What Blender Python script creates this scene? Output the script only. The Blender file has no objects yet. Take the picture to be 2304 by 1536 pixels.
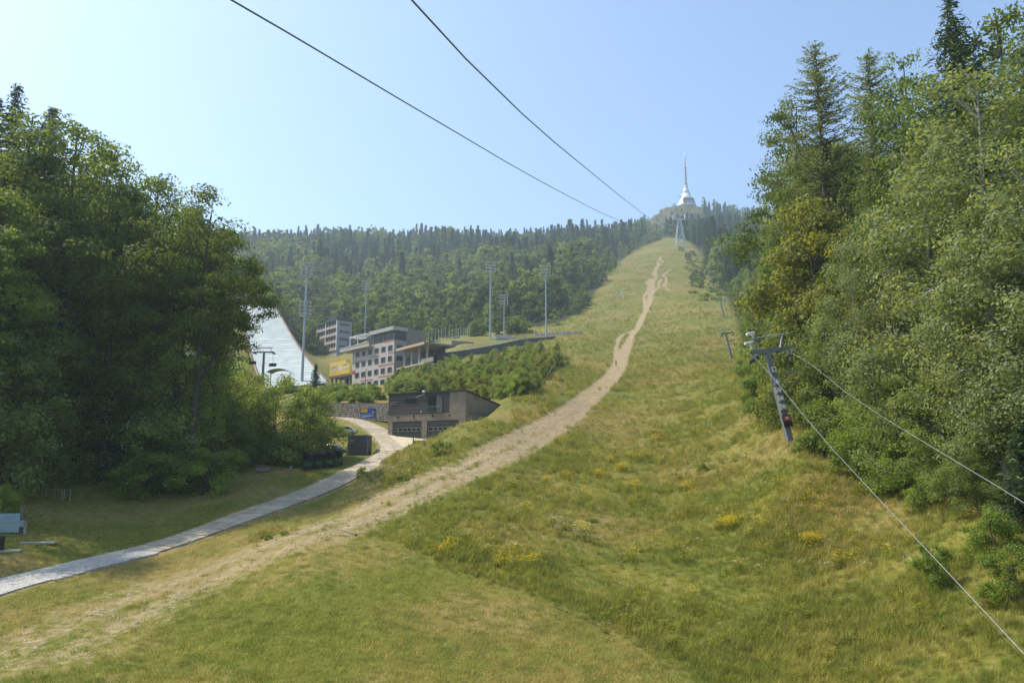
import bpy, bmesh, math, random
import numpy as np
from mathutils import Vector, Matrix, Euler, Quaternion

SC = bpy.context.scene
COL = SC.collection
R = math.radians
random.seed(7)
rng = np.random.default_rng(11)

# ---------------------------------------------------------------- camera, sky, sun, exposure
F = 1687.0                       # focal length in photograph pixels (2304 wide)
PITCH = R(9.3)
ZC = 10.0
cam_d = bpy.data.cameras.new('camera')
cam_d.sensor_width = 36.0
cam_d.lens = F / 2304.0 * 36.0
cam_d.clip_start = 0.2
cam_d.clip_end = 9000.0
cam = bpy.data.objects.new('camera', cam_d)
COL.objects.link(cam)
cam.location = (0, 0, ZC)
cam.rotation_euler = (R(90) + PITCH, 0, 0)
SC.camera = cam

SUN_AZ = R(70.0)                 # to the left of the view axis
SUN_EL = R(54.0)
SUN_DIR = Vector((-math.sin(SUN_AZ) * math.cos(SUN_EL), math.cos(SUN_AZ) * math.cos(SUN_EL), math.sin(SUN_EL)))
world = bpy.data.worlds.new("World")
SC.world = world
world.use_nodes = True
wn = world.node_tree.nodes
wl = world.node_tree.links
bg = wn['Background']
sky = wn.new('ShaderNodeTexSky')
sky.sky_type = 'NISHITA'
sky.sun_disc = False
sky.sun_elevation = SUN_EL
sky.sun_rotation = -SUN_AZ
sky.altitude = 600
sky.air_density = 1.0
sky.dust_density = 2.2
sky.ozone_density = 3.2
wl.new(sky.outputs[0], bg.inputs[0])
bg.inputs[1].default_value = 0.15

sun_d = bpy.data.lights.new('sun', 'SUN')
sun_d.energy = 3.1
sun_d.angle = R(0.55)
sun_d.color = (1.0, 0.94, 0.82)
sun = bpy.data.objects.new('sun', sun_d)
COL.objects.link(sun)
sun.rotation_euler = SUN_DIR.to_track_quat('Z', 'Y').to_euler()

SC.view_settings.view_transform = 'Standard'
SC.view_settings.look = 'None'
SC.view_settings.gamma = 1.0
SC.view_settings.use_curve_mapping = False
SC.view_settings.exposure = 0.88
SC.render.engine = 'CYCLES'
SC.cycles.max_bounces = 8
SC.cycles.diffuse_bounces = 4
SC.cycles.glossy_bounces = 2
SC.cycles.transmission_bounces = 5
SC.cycles.transparent_max_bounces = 6
SC.cycles.volume_bounces = 0

# ---------------------------------------------------------------- projection helpers
CP, SP = math.cos(PITCH), math.sin(PITCH)

def at(u, v, Y):
    """point on the ray of photograph pixel (u, v) at forward distance Y"""
    du, dv = (u - 1152.0) / F, (768.0 - v) / F
    k = CP - dv * SP
    return Vector((Y * du / k, Y, ZC + Y * (SP + dv * CP) / k))

def vfun(z, Y):
    """photograph row of height z at forward distance Y (near the picture's middle column)"""
    t = (z - ZC) / Y
    return 768.0 - F * math.tan(math.atan(t) - PITCH)

# ---------------------------------------------------------------- noise
def _hash(i, j, s):
    h = (i * 374761393 + j * 668265263 + s * 974711) & 0xFFFFFFFF
    h = ((h ^ (h >> 13)) * 1274126177) & 0xFFFFFFFF
    return ((h ^ (h >> 16)) & 0xFFFF) / 65535.0

def vnoise(x, y, s=0):
    x = np.asarray(x, float); y = np.asarray(y, float)
    i = np.floor(x).astype(np.int64); j = np.floor(y).astype(np.int64)
    fx = x - i; fy = y - j
    fx = fx * fx * (3 - 2 * fx); fy = fy * fy * (3 - 2 * fy)
    a = _hash(i, j, s); b = _hash(i + 1, j, s); c = _hash(i, j + 1, s); d = _hash(i + 1, j + 1, s)
    return (a * (1 - fx) + b * fx) * (1 - fy) + (c * (1 - fx) + d * fx) * fy

def fbm(x, y, s=0, n=4):
    r = 0; a = .5
    for k in range(n):
        r = r + a * (vnoise(x, y, s + k) - .5); x = np.asarray(x) * 2.03; y = np.asarray(y) * 2.03; a *= .5
    return r

def sstep(a, b, x):
    t = np.clip((np.asarray(x, float) - a) / (b - a), 0, 1)
    return t * t * (3 - 2 * t)

# ---------------------------------------------------------------- terrain height
CTRL = [
 # lawn, valley and wood on the left
 (-150,1500,37),(-150,1360,45),(-150,1290,52),(-150,1200,59),(-150,1100,70),(-150,1050,90),(-150,980,130),(-150,840,250),(-150,700,600),(-150,560,900),
 (0,1536,34),(0,1480,38),(0,1340,47),(0,1290,51.5),(0,1210,58),(0,1120,67),(0,1075,78),(0,1000,120),(0,860,240),(0,700,600),(0,555,900),
 (200,1536,34),(200,1420,41),(200,1285,53),(200,1242,57.5),(200,1160,67),(200,1090,78),
 (400,1536,34),(400,1380,43),(400,1236,60),(400,1200,64),(400,1130,75),(400,1075,87),(400,1035,112),(400,890,235),(400,770,330),(400,660,600),(400,550,920),
 (560,1170,66),(560,1140,71),(560,1070,88),(560,1000,118),
 (700,1536,33.5),(700,1300,45.5),(700,1215,53.5),(700,1135,74),(700,1093,82),(700,1058,93),(700,1005,113),(700,935,139),(700,880,165),
 (770,1150,66),(770,1100,76.5),(800,1045,96),(800,1020,107),
 (800,965,124),(800,935,138),(800,905,143),(800,893,165),
 # spectators' hill: ski-jump outrun and buildings
 (600,885,232),(735,873,232),(540,733,305),(640,739,305),(560,690,335),(820,868,231),(890,872,231),(960,868,240),(735,812,296),(760,798,335),(745,874,256),(790,872,250),(825,868,262),(690,800,335),(830,790,300),
 (700,770,360),(800,755,370),(700,665,560),(700,548,900),
 (880,1536,33),(880,1300,45.5),(880,1190,57),(880,1110,68),(880,1060,79),(880,1034,88),(890,1008,106),
 (870,992,117),(960,989,114),(940,1000,110),(870,900,150),(900,890,165),
 (1040,1536,33),(1040,1300,46),(1040,1200,54.5),(1040,1100,68),(1040,1030,83),(1040,952,99),(1040,975,116),(1000,983,105),(980,985,97),
 (1130,905,124),(1120,925,112),(1090,930,125),
 (1200,1536,33),(1200,1300,47),(1200,1200,56),(1200,1100,70.5),(1200,1000,91),(1200,930,110),(1200,885,128),
 (1000,900,150),(1100,880,150),(1000,842,198),(1100,826,205),(1190,805,210),(960,836,222),(1020,818,230),(1100,803,243),(1175,787,258),(1020,786,252),(1110,776,268),(1180,764,284),(1000,772,300),(1150,760,305),(1240,756,300),
 (1250,830,175),
 (1000,748,400),(1000,650,610),(1000,545,930),(1180,740,335),(1200,690,450),(1200,600,680),(1200,540,940),
 # the open slope
 (1300,1536,33),(1300,1300,48),(1300,1200,57),(1300,1100,72),(1300,1000,93),(1300,900,131),(1300,825,190),(1300,762,265),(1300,735,310),
 (1400,1536,33),(1400,1300,49),(1400,1200,58),(1400,1100,74),(1400,1000,96),(1400,900,136),(1400,815,205),(1400,740,300),(1400,680,400),(1400,612,530),(1400,590,640),(1400,560,760),
 (1550,1536,33),(1550,1300,48.5),(1550,1200,57),(1550,1100,72),(1550,1000,92),(1550,900,128),(1550,800,205),(1550,740,275),(1550,685,350),(1550,635,480),(1550,600,570),(1535,552,710),(1500,548,730),
 (1700,1536,33),(1700,1400,40),(1700,1300,46.5),(1700,1200,53.5),(1700,1100,63),(1700,1000,76),(1700,900,105),(1700,840,140),(1650,810,200),(1690,740,260),(1690,650,420),(1690,560,720),
 (1790,990,66),(1800,1060,59),(1800,900,90),
 (1900,1536,32),(1900,1400,38),(1900,1300,42.5),(1900,1200,48),(1900,1100,55),(1900,1000,68),(1900,900,95),(1900,800,150),(1900,650,350),(1900,560,700),
 (2250,1536,28.5),(2250,1400,32),(2250,1300,35),(2250,1200,38.5),(2250,1100,43),(2250,1000,52),(2250,880,80),(2250,780,140),(2250,640,350),(2250,560,700),
 (2450,1536,27),(2450,1300,33),(2450,1100,40),(2450,900,70),(2450,640,350),(2450,560,700),
 # skyline and summit
 (600,560,960),(1000,556,980),(1300,541,1020),(1380,531,1080),(1445,513,1130),(1485,478,1165),(1512,464,1178),(1540,463,1180),(1570,464,1180),(1600,474,1170),(1680,490,1150),(1900,500,1150),(2250,520,1150),
 (1480,520,960),(1540,505,960),(1540,520,860),(1620,540,860),
 (0,700,1700),(600,680,1700),(1000,680,1700),(1400,660,1800),(1540,650,1800),(1700,650,1800),(2250,660,1800),(1000,850,2600),(1540,850,2600),(2200,850,2600),(0,850,2600),
]
_P = np.array([tuple(at(*c)) for c in CTRL])
_cr = np.hypot(_P[:, 0], _P[:, 1]); _ct = np.arctan2(_P[:, 0], _P[:, 1])
_q = np.stack([_ct * 3.0, np.log(_cr)], 1)
_T = (_P[:, 2] - ZC) / _cr
def _phi(d2): return d2 * np.log(d2 + 1e-9) * .5
_n = len(_q)
_A = np.zeros((_n + 3, _n + 3))
_A[:_n, :_n] = _phi(((_q[:, None] - _q[None]) ** 2).sum(-1)) + np.eye(_n) * 6e-4
_A[:_n, _n] = 1; _A[:_n, _n + 1:] = _q
_A[_n, :_n] = 1; _A[_n + 1:, :_n] = _q.T
_W = np.linalg.solve(_A, np.concatenate([_T, np.zeros(3)]))

def h_raw(x, y):
    x = np.atleast_1d(np.asarray(x, float)); y = np.atleast_1d(np.asarray(y, float))
    r = np.hypot(x, y); th = np.arctan2(x, y)
    rr = np.clip(r, 30.0, 2600.0)
    tc = np.clip(th, R(-41), R(41))
    out = np.empty_like(x)
    for k in range(0, len(x), 20000):
        q = np.stack([tc[k:k + 20000] * 3.0, np.log(rr[k:k + 20000])], 1)
        d2 = (q[:, 0:1] - _q[None, :, 0]) ** 2 + (q[:, 1:2] - _q[None, :, 1]) ** 2
        out[k:k + 20000] = _phi(d2) @ _W[:_n] + _W[_n] + q @ _W[_n + 1:]
    T = out
    w = sstep(R(60), R(140), np.abs(th))
    T = T * (1 - w) + w * (-0.20 * 34.0 / np.maximum(rr, 34.0))
    return ZC + T * rr

def poly_dist(x, y, P):
    """distance to polyline P (k,3) and interpolated z, parameter length"""
    best = np.full(len(x), 1e9); bz = np.zeros(len(x)); bs = np.zeros(len(x)); s0 = 0
    for a, b in zip(P[:-1], P[1:]):
        d = b[:2] - a[:2]; L2 = float(d @ d); L = math.sqrt(L2)
        t = np.clip(((x - a[0]) * d[0] + (y - a[1]) * d[1]) / L2, 0, 1)
        dd = np.hypot(x - a[0] - t * d[0], y - a[1] - t * d[1])
        m = dd < best
        best[m] = dd[m]; bz[m] = (a[2] + t * (b[2] - a[2]))[m]; bs[m] = (s0 + t * L)[m]
        s0 += L
    return best, bz, bs

def smooth_line(P, n=120):
    """Catmull-Rom through points, resampled evenly"""
    P = np.array([tuple(p) for p in P], float)
    Q = np.vstack([2 * P[0] - P[1], P, 2 * P[-1] - P[-2]])
    out = []
    for i in range(1, len(Q) - 2):
        for t in np.linspace(0, 1, 16, endpoint=False):
            p0, p1, p2, p3 = Q[i - 1], Q[i], Q[i + 1], Q[i + 2]
            out.append(.5 * (2 * p1 + (p2 - p0) * t + (2 * p0 - 5 * p1 + 4 * p2 - p3) * t * t + (3 * p1 - p0 - 3 * p2 + p3) * t ** 3))
    out.append(Q[-2])
    out = np.array(out)
    s = np.concatenate([[0], np.cumsum(np.linalg.norm(np.diff(out, axis=0), axis=1))])
    si = np.linspace(0, s[-1], n)
    return np.stack([np.interp(si, s, out[:, k]) for k in range(3)], 1)

# the road: cobbles near the camera, concrete slabs further up
ROAD = smooth_line([at(-260,1395,42.5), at(-100,1345,46), at(0,1315,49), at(200,1265,55), at(380,1220,61.5), at(560,1156,68.5), at(700,1106,79),
                    at(790,1064,90), at(850,1035,99), at(885,1009,107), at(868,985,115), at(840,962,124), at(800,945,133), at(760,938,139), at(700,936,143), at(640,936,150)], 220)
ROADH = smooth_line([tuple(p) for p in ROAD], 60)
PADS = [  # (centre, radius_in, radius_out, z)
    (at(935, 992, 113), 6.0, 10.0), (at(804, 1024, 105), 2.5, 5.0),
]
def h(x, y):
    x = np.atleast_1d(np.asarray(x, float)); y = np.atleast_1d(np.asarray(y, float))
    z = h_raw(x, y)
    r = np.hypot(x, y)
    amp = np.clip(r / 200.0, .25, 3.0)
    z = z + fbm(x / 7.0, y / 7.0, 3, 3) * .55 * np.clip(amp, .25, 1.2) + fbm(x / 40.0, y / 40.0, 9, 3) * .8 * np.clip(amp - .25, 0, 3)
    jm_ = np.where((y > 226) & (y < 350) & (x < -50))[0]      # cutting under the ski-jump slope
    if len(jm_):
        yy = y[jm_]; uj = 1152.0 + F * .985 * x[jm_] / yy
        z0, z1 = at(665, 875, 235.5).z, at(590, 724, 307).z
        cap = z0 + (z1 - z0) * (yy - 235.5) / 71.5 - 2.0
        w = sstep(0, 14, uj - np.interp(yy, [230, 307, 350], [585, 528, 500])) * sstep(0, 14, np.interp(yy, [230, 307, 350], [752, 648, 590]) - uj) * sstep(226, 233, yy)
        z[jm_] = z[jm_] * (1 - w) + w * np.minimum(z[jm_], cap)
    near = np.where((r < 190) & (x < 10))[0]
    if len(near):
        d, pz, _ = poly_dist(x[near], y[near], ROADH)
        w = 1 - sstep(2.3, 5.0, d)
        z[near] = z[near] * (1 - w) + w * (pz - .10)
        for c, r0, r1 in PADS:
            dd = np.hypot(x[near] - c.x, y[near] - c.y)
            w = (1 - sstep(r0, r1, dd)) * sstep(2.0, 3.0, d)
            z[near] = z[near] * (1 - w) + w * (c.z - .05)
    return z

def hz(x, y): return float(h([x], [y])[0])

_HC = {}
def ground_hit(u, v, ymin=24.0, ymax=1500.0):
    """first place where the ray of pixel (u, v) meets the ground"""
    Y = np.exp(np.linspace(math.log(ymin), math.log(ymax), 700))
    d = at(u, v, 1.0); dx, dz = d.x, d.z - ZC
    g = ZC + dz * Y - h(dx * Y, Y)
    i = np.argmax(g < 0)
    if g[0] < 0 or not (g < 0).any():
        return None
    t = g[i - 1] / (g[i - 1] - g[i]); Yh = Y[i - 1] + t * (Y[i] - Y[i - 1])
    return Vector((dx * Yh, Yh, hz(dx * Yh, Yh)))

# ---------------------------------------------------------------- mesh helpers
def mesh_np(name, V, F, mats=(), mi=None, attrs=None, smooth=False):
    V = np.asarray(V, np.float32).reshape(-1, 3)
    me = bpy.data.meshes.new(name)
    blocks = F if isinstance(F, list) else [F]
    blocks = [np.asarray(b, np.int32) for b in blocks if len(b)]
    nl = sum(b.size for b in blocks); nf = sum(len(b) for b in blocks)
    me.vertices.add(len(V)); me.vertices.foreach_set('co', V.ravel())
    me.loops.add(nl); me.polygons.add(nf)
    me.loops.foreach_set('vertex_index', np.concatenate([b.ravel() for b in blocks]))
    st = []; s = 0
    for b in blocks:
        st.append(s + np.arange(len(b)) * b.shape[1]); s += b.size
    me.polygons.foreach_set('loop_start', np.concatenate(st).astype(np.int32))
    if mi is not None: me.polygons.foreach_set('material_index', np.asarray(mi, np.int32))
    for m in mats: me.materials.append(m)
    if attrs:
        for k, (dom, a) in attrs.items():
            at_ = me.attributes.new(k, 'FLOAT', dom); at_.data.foreach_set('value', np.asarray(a, np.float32))
    me.update(calc_edges=True)
    if smooth: me.polygons.foreach_set('use_smooth', np.ones(nf, bool))
    return me

class MB:
    """collects simple shapes into one mesh"""
    def __init__(s): s.V = []; s.F = []; s.M = []; s.m = 0
    def add(s, V, F):
        o = len(s.V); s.V += [tuple(v) for v in V]; s.F += [tuple(i + o for i in f) for f in F]; s.M += [s.m] * len(F)
    def box(s, c, d, rz=0.0, M=None):
        x, y, z = d[0] / 2, d[1] / 2, d[2] / 2
        V = [Vector((sx * x, sy * y, sz * z)) for sz in (-1, 1) for sy in (-1, 1) for sx in (-1, 1)]
        T = Matrix.Translation(Vector(c)) @ Matrix.Rotation(rz, 4, 'Z')
        if M is not None: T = Matrix.Translation(Vector(c)) @ M.to_4x4()
        s.add([T @ v for v in V], [(0, 2, 3, 1), (4, 5, 7, 6), (0, 1, 5, 4), (2, 6, 7, 3), (0, 4, 6, 2), (1, 3, 7, 5)])
    def hexa(s, b, t):
        """bottom 4 points and top 4 points, counter-clockwise"""
        s.add(list(b) + list(t), [(3, 2, 1, 0), (4, 5, 6, 7), (0, 1, 5, 4), (1, 2, 6, 5), (2, 3, 7, 6), (3, 0, 4, 7)])
    def tube(s, pts, r, n=6, cap=True):
        pts = [Vector(p) for p in pts]; rs = r if hasattr(r, '__len__') else [r] * len(pts)
        V = []; F = []
        up = None
        for i, p in enumerate(pts):
            d = (pts[min(i + 1, len(pts) - 1)] - pts[max(i - 1, 0)])
            d = d.normalized() if d.length > 1e-9 else Vector((0, 0, 1))
            if up is None: up = Vector((1, 0, 0)) if abs(d.x) < .8 else Vector((0, 1, 0))
            a = d.cross(up).normalized(); b = d.cross(a); up = b.cross(d)
            up = Vector((1, 0, 0)) if abs(d.x) < .8 else Vector((0, 1, 0))
            for k in range(n):
                t = 2 * math.pi * k / n
                V.append(p + (a * math.cos(t) + b * math.sin(t)) * rs[i])
        for i in range(len(pts) - 1):
            for k in range(n):
                F.append((i * n + k, i * n + (k + 1) % n, (i + 1) * n + (k + 1) % n, (i + 1) * n + k))
        if cap:
            F.append(tuple(range(n))[::-1]); F.append(tuple((len(pts) - 1) * n + k for k in range(n)))
        s.add(V, F)
    def lathe(s, prof, n=20, c=(0, 0, 0), cap=True):
        V = []; F = []
        for r, z in prof:
            for k in range(n):
                t = 2 * math.pi * k / n; V.append((c[0] + r * math.cos(t), c[1] + r * math.sin(t), c[2] + z))
        for i in range(len(prof) - 1):
            for k in range(n):
                F.append((i * n + k, i * n + (k + 1) % n, (i + 1) * n + (k + 1) % n, (i + 1) * n + k))
        if cap:
            F.append(tuple(range(n))[::-1]); F.append(tuple((len(prof) - 1) * n + k for k in range(n)))
        s.add(V, F)
    def prism(s, poly, y0, y1):
        """polygon in xz extruded along y"""
        n = len(poly)
        V = [(p[0], y0, p[1]) for p in poly] + [(p[0], y1, p[1]) for p in poly]
        F = [tuple(range(n)), tuple(range(2 * n - 1, n - 1, -1))] + [(i, n + i, n + (i + 1) % n, (i + 1) % n) for i in range(n)]
        s.add(V, F)
    def mesh(s, name, mats=(), smooth=False, bevel=0):
        me = bpy.data.meshes.new(name)
        me.from_pydata(s.V, [], s.F)
        for m in (mats if isinstance(mats, (list, tuple)) else [mats]): me.materials.append(m)
        me.polygons.foreach_set('material_index', s.M)
        bm = bmesh.new(); bm.from_mesh(me)
        bmesh.ops.recalc_face_normals(bm, faces=bm.faces)
        if bevel: bmesh.ops.bevel(bm, geom=list(bm.edges), offset=bevel, segments=1, affect='EDGES', clamp_overlap=True)
        bm.to_mesh(me); bm.free()
        if smooth: me.polygons.foreach_set('use_smooth', [True] * len(me.polygons))
        return me
    def build(s, name, mats=(), parent=None, smooth=False, bevel=0):
        return obj(name, s.mesh(name, mats, smooth, bevel), parent)

def obj(name, me, parent=None):
    o = bpy.data.objects.new(name, me); COL.objects.link(o)
    if parent is not None: o.parent = parent
    return o
def tag(o, label=None, cat=None, group=None, kind=None):
    if label: o['label'] = label
    if cat: o['category'] = cat
    if group: o['group'] = group
    if kind: o['kind'] = kind
    return o
def thing(name, label, cat, loc=(0, 0, 0), rz=0.0, group=None):
    o = bpy.data.objects.new(name, None); COL.objects.link(o)
    o.location = loc; o.rotation_euler = (0, 0, rz); o.empty_display_size = .3
    return tag(o, label, cat, group)
def dup(root, loc=None, rz=None, label=None, group=None, scale=None, children=None):
    c = root.copy(); COL.objects.link(c)
    if loc is not None: c.location = loc
    if rz is not None: c.rotation_euler = (0, 0, rz)
    if scale is not None: c.scale = (scale,) * 3 if not hasattr(scale, '__len__') else scale
    if label: c['label'] = label
    if group: c['group'] = group
    for ch in (children if children is not None else root.children):
        d = ch.copy(); COL.objects.link(d); d.parent = c
        for g in ch.children:
            e = g.copy(); COL.objects.link(e); e.parent = d
    return c

# ---------------------------------------------------------------- materials
def newmat(name):
    m = bpy.data.materials.new(name); m.use_nodes = True
    nt = m.node_tree; return m, nt.nodes, nt.links, nt.nodes['Principled BSDF']
def sock(n, *names):
    for k in names:
        if k in n.inputs: return n.inputs[k]
def pmat(name, col, rough=.75, var=.25, scale=2.0, metal=0.0, bump=0.0, spec=None, detail=6, stretch=None):
    m, N, L, b = newmat(name)
    b.inputs['Roughness'].default_value = rough; b.inputs['Metallic'].default_value = metal
    if spec is not None: sock(b, 'Specular IOR Level', 'Specular').default_value = spec
    tc = N.new('ShaderNodeTexCoord'); nz = N.new('ShaderNodeTexNoise')
    nz.inputs['Scale'].default_value = scale; nz.inputs['Detail'].default_value = detail
    src = tc.outputs['Object']
    if stretch:
        mp = N.new('ShaderNodeMapping'); mp.inputs['Scale'].default_value = stretch; L.new(src, mp.inputs[0]); src = mp.outputs[0]
    L.new(src, nz.inputs['Vector'])
    mr = N.new('ShaderNodeMapRange'); mr.inputs[1].default_value = .3; mr.inputs[2].default_value = .7
    mr.inputs[3].default_value = 1 - var; mr.inputs[4].default_value = 1 + var * .6
    L.new(nz.outputs['Fac'], mr.inputs[0])
    mx = N.new('ShaderNodeVectorMath'); mx.operation = 'SCALE'; mx.inputs[0].default_value = col[:3]
    L.new(mr.outputs[0], mx.inputs['Scale']); L.new(mx.outputs[0], b.inputs['Base Color'])
    if bump:
        bp = N.new('ShaderNodeBump'); bp.inputs['Strength'].default_value = .6; bp.inputs['Distance'].default_value = bump
        L.new(nz.outputs['Fac'], bp.inputs['Height']); L.new(bp.outputs[0], b.inputs['Normal'])
    return m
def leafmat(name, c1, c2, transl=.35, rough=.55, rnd=.35, tcol=None):
    m, N, L, b = newmat(name)
    out = N['Material Output']
    a = N.new('ShaderNodeAttribute'); a.attribute_name = 'tone'
    mx = N.new('ShaderNodeMix'); mx.data_type = 'RGBA'
    mx.inputs[6].default_value = (*c1, 1); mx.inputs[7].default_value = (*c2, 1)
    L.new(a.outputs['Fac'], mx.inputs[0])
    oi = N.new('ShaderNodeObjectInfo')
    mr = N.new('ShaderNodeMapRange'); mr.inputs[3].default_value = 1 - rnd; mr.inputs[4].default_value = 1 + rnd
    L.new(oi.outputs['Random'], mr.inputs[0])
    sc = N.new('ShaderNodeVectorMath'); sc.operation = 'SCALE'
    L.new(mx.outputs[2], sc.inputs[0]); L.new(mr.outputs[0], sc.inputs['Scale'])
    L.new(sc.outputs[0], b.inputs['Base Color'])
    b.inputs['Roughness'].default_value = rough
    sock(b, 'Specular IOR Level', 'Specular').default_value = .22
    tr = N.new('ShaderNodeBsdfTranslucent')
    t2 = N.new('ShaderNodeVectorMath'); t2.operation = 'MULTIPLY'; t2.inputs[1].default_value = tcol or (1.9, 1.75, .7)
    L.new(sc.outputs[0], t2.inputs[0]); L.new(t2.outputs[0], tr.inputs['Color'])
    ms = N.new('ShaderNodeMixShader'); ms.inputs[0].default_value = transl
    L.new(b.outputs[0], ms.inputs[1]); L.new(tr.outputs[0], ms.inputs[2]); L.new(ms.outputs[0], out.inputs['Surface'])
    return m

M = {}
M['bark'] = pmat('bark', (.075, .06, .045), .9, .4, 4, bump=.02, stretch=(3, 3, .5))
M['birchbark'] = pmat('birch_bark', (.36, .34, .31), .8, .7, 3, stretch=(1, 1, 3))
M['larchbark'] = pmat('larch_bark', (.14, .10, .075), .9, .4, 4)
M['beech'] = leafmat('beech_leaves', (.072, .122, .026), (.205, .258, .050), .50, .62, .3)
M['maple'] = leafmat('maple_leaves', (.125, .150, .028), (.265, .265, .055), 0.46, .62, 0.25)
M['birch'] = leafmat('birch_leaves', (.115, .160, .062), (.320, .350, .168), 0.42, .62, 0.25)
M['willow'] = leafmat('willow_leaves', (.120, .178, .050), (.310, .360, .105), .45, .62, .25)
M['shrub'] = leafmat('shrub_leaves', (.110, .175, .030), (.250, .315, .055), 0.45, .62, 0.25)
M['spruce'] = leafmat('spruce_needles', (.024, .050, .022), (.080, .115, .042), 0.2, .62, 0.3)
M['larch'] = leafmat('larch_needles', (.085, .125, .050), (.190, .220, .085), 0.38, .62, 0.2)
M['conifer_far'] = leafmat('far_conifer_needles', (.024, .052, .020), (.070, .105, .034), 0.2, .62, 0.4)
M['broad_far'] = leafmat('far_broadleaf_leaves', (.085, .135, .024), (.245, .285, .048), 0.36, .62, 0.45)
M['weed'] = leafmat('weed_leaves', (.12, .14, .020), (.28, .285, .045), .4)
M['petal'] = leafmat('yellow_petals', (.70, .47, .01), (.85, .64, .03), .3, .6, .15, (1, 1, 1))
M['white_petal'] = leafmat('white_petals', (.50, .45, .34), (.68, .62, .50), .3, .6, .15, (1, 1, 1))

M['concrete'] = pmat('concrete', (.42, .39, .34), .9, .3, 1.2)
M['slab'] = pmat('concrete_slab', (.47, .39, .27), .92, .35, 1.5, bump=.01)
def vary(m, lo, hi):
    N = m.node_tree.nodes; L = m.node_tree.links; b = N['Principled BSDF']; src = b.inputs['Base Color'].links[0].from_socket
    oi = N.new('ShaderNodeObjectInfo'); mr = N.new('ShaderNodeMapRange'); mr.inputs[3].default_value = lo; mr.inputs[4].default_value = hi; L.new(oi.outputs['Random'], mr.inputs[0])
    sc = N.new('ShaderNodeVectorMath'); sc.operation = 'SCALE'; L.new(src, sc.inputs[0]); L.new(mr.outputs[0], sc.inputs['Scale']); L.new(sc.outputs[0], b.inputs['Base Color'])
vary(M['slab'], .78, 1.08)
M['kerb'] = pmat('kerb_stone', (.40, .37, .32), .9, .3, 4)
M['steel'] = pmat('galvanised_steel', (.42, .44, .45), .5, .2, 5, metal=.5)
M['greysteel'] = pmat('painted_grey_steel', (.19, .21, .215), .55, .25, 3)
M['rope'] = pmat('wire_rope', (.17, .18, .19), .55, .2, 8, metal=.4)
M['ropelight'] = pmat('bright_wire_rope', (.36, .37, .36), .5, .2, 8, metal=.3)
M['white'] = pmat('white_paint', (.78, .78, .76), .5, .12, 3)
M['black'] = pmat('black_plastic', (.02, .02, .022), .5, .3, 6)
M['rubber'] = pmat('rubber', (.025, .025, .025), .8, .3, 6)
M['green'] = pmat('green_enamel', (.012, .15, .045), .45, .3, 5)
M['glass'] = pmat('window_glass', (.035, .045, .05), .12, .5, .35, spec=.6)
M['darkglass'] = pmat('dark_glazing', (.07, .07, .065), .2, .4, .3, spec=.5)
M['wood'] = pmat('weathered_wood', (.20, .145, .095), .85, .4, 3, stretch=(6, 6, .6))
M['red'] = pmat('red_paint', (.45, .045, .035), .6, .25, 4)
M['orange'] = pmat('rust_red_band', (.50, .17, .11), .8, .2, 3)
M['pad'] = pmat('grey_padding', (.30, .29, .27), .8, .25, 5)
M['skin'] = pmat('skin', (.48, .30, .22), .6, .1, 8)
exec_parts = []

# ---------------------------------------------------------------- ground
def noise_node(N, L, pos, scale, detail=4, rough=.55):
    n = N.new('ShaderNodeTexNoise'); n.inputs['Scale'].default_value = scale; n.inputs['Detail'].default_value = detail
    n.inputs['Roughness'].default_value = rough; L.new(pos, n.inputs['Vector']); return n.outputs['Fac']
def rng_node(N, L, src, a, b, c=0.0, d=1.0):
    n = N.new('ShaderNodeMapRange'); n.interpolation_type = 'SMOOTHSTEP'
    for i, val in enumerate((a, b, c, d)): n.inputs[i + 1].default_value = val
    L.new(src, n.inputs[0]); return n.outputs[0]
def mix_node(N, L, f, a, b):
    n = N.new('ShaderNodeMix'); n.data_type = 'RGBA'
    if hasattr(f, 'links'): L.new(f, n.inputs[0])
    else: n.inputs[0].default_value = f
    for i, c in ((6, a), (7, b)):
        if hasattr(c, 'links'): L.new(c, n.inputs[i])
        else: n.inputs[i].default_value = (*c, 1)
    return n.outputs[2]
def meadow_colour(N, L, k=1.0):
    """green grass with straw-dry patches, by world position"""
    g = N.new('ShaderNodeNewGeometry'); p = g.outputs['Position']
    big = noise_node(N, L, p, .045, 5); mid = noise_node(N, L, p, .22, 5); fine = noise_node(N, L, p, 1.7, 4)
    k *= .95; s = lambda c: tuple(v * k for v in c)
    c = mix_node(N, L, rng_node(N, L, mid, .35, .65), s((.134, .146, .024)), s((.212, .194, .040)))
    c = mix_node(N, L, rng_node(N, L, big, .44, .62, 0, .85), c, s((.265, .203, .068)))
    c = mix_node(N, L, rng_node(N, L, fine, .5, .78, 0, .5), c, s((.36, .28, .10)))
    c = mix_node(N, L, rng_node(N, L, fine, .50, .28, 0, .5), c, s((.065, .095, .012)))
    c = mix_node(N, L, rng_node(N, L, noise_node(N, L, p, .55, 6, .7), .52, .36, 0, .55), c, s((.075, .105, .016)))
    return c, p
m, N, L, b = newmat('ground_cover')
c, p = meadow_colour(N, L)
def attr(N, name):
    a = N.new('ShaderNodeAttribute'); a.attribute_name = name; return a.outputs['Fac']
f1 = noise_node(N, L, p, .8, 6, .65); f2 = noise_node(N, L, p, 5.0, 4, .7); f3 = noise_node(N, L, p, .12, 4)
lawn = mix_node(N, L, rng_node(N, L, f3, .42, .62), (.125, .143, .018), (.265, .20, .068))
lawn = mix_node(N, L, rng_node(N, L, f2, .45, .75, 0, .6), lawn, (.32, .25, .10))
lawn = mix_node(N, L, rng_node(N, L, f1, .5, .3, 0, .7), lawn, (.085, .112, .012))
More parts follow.
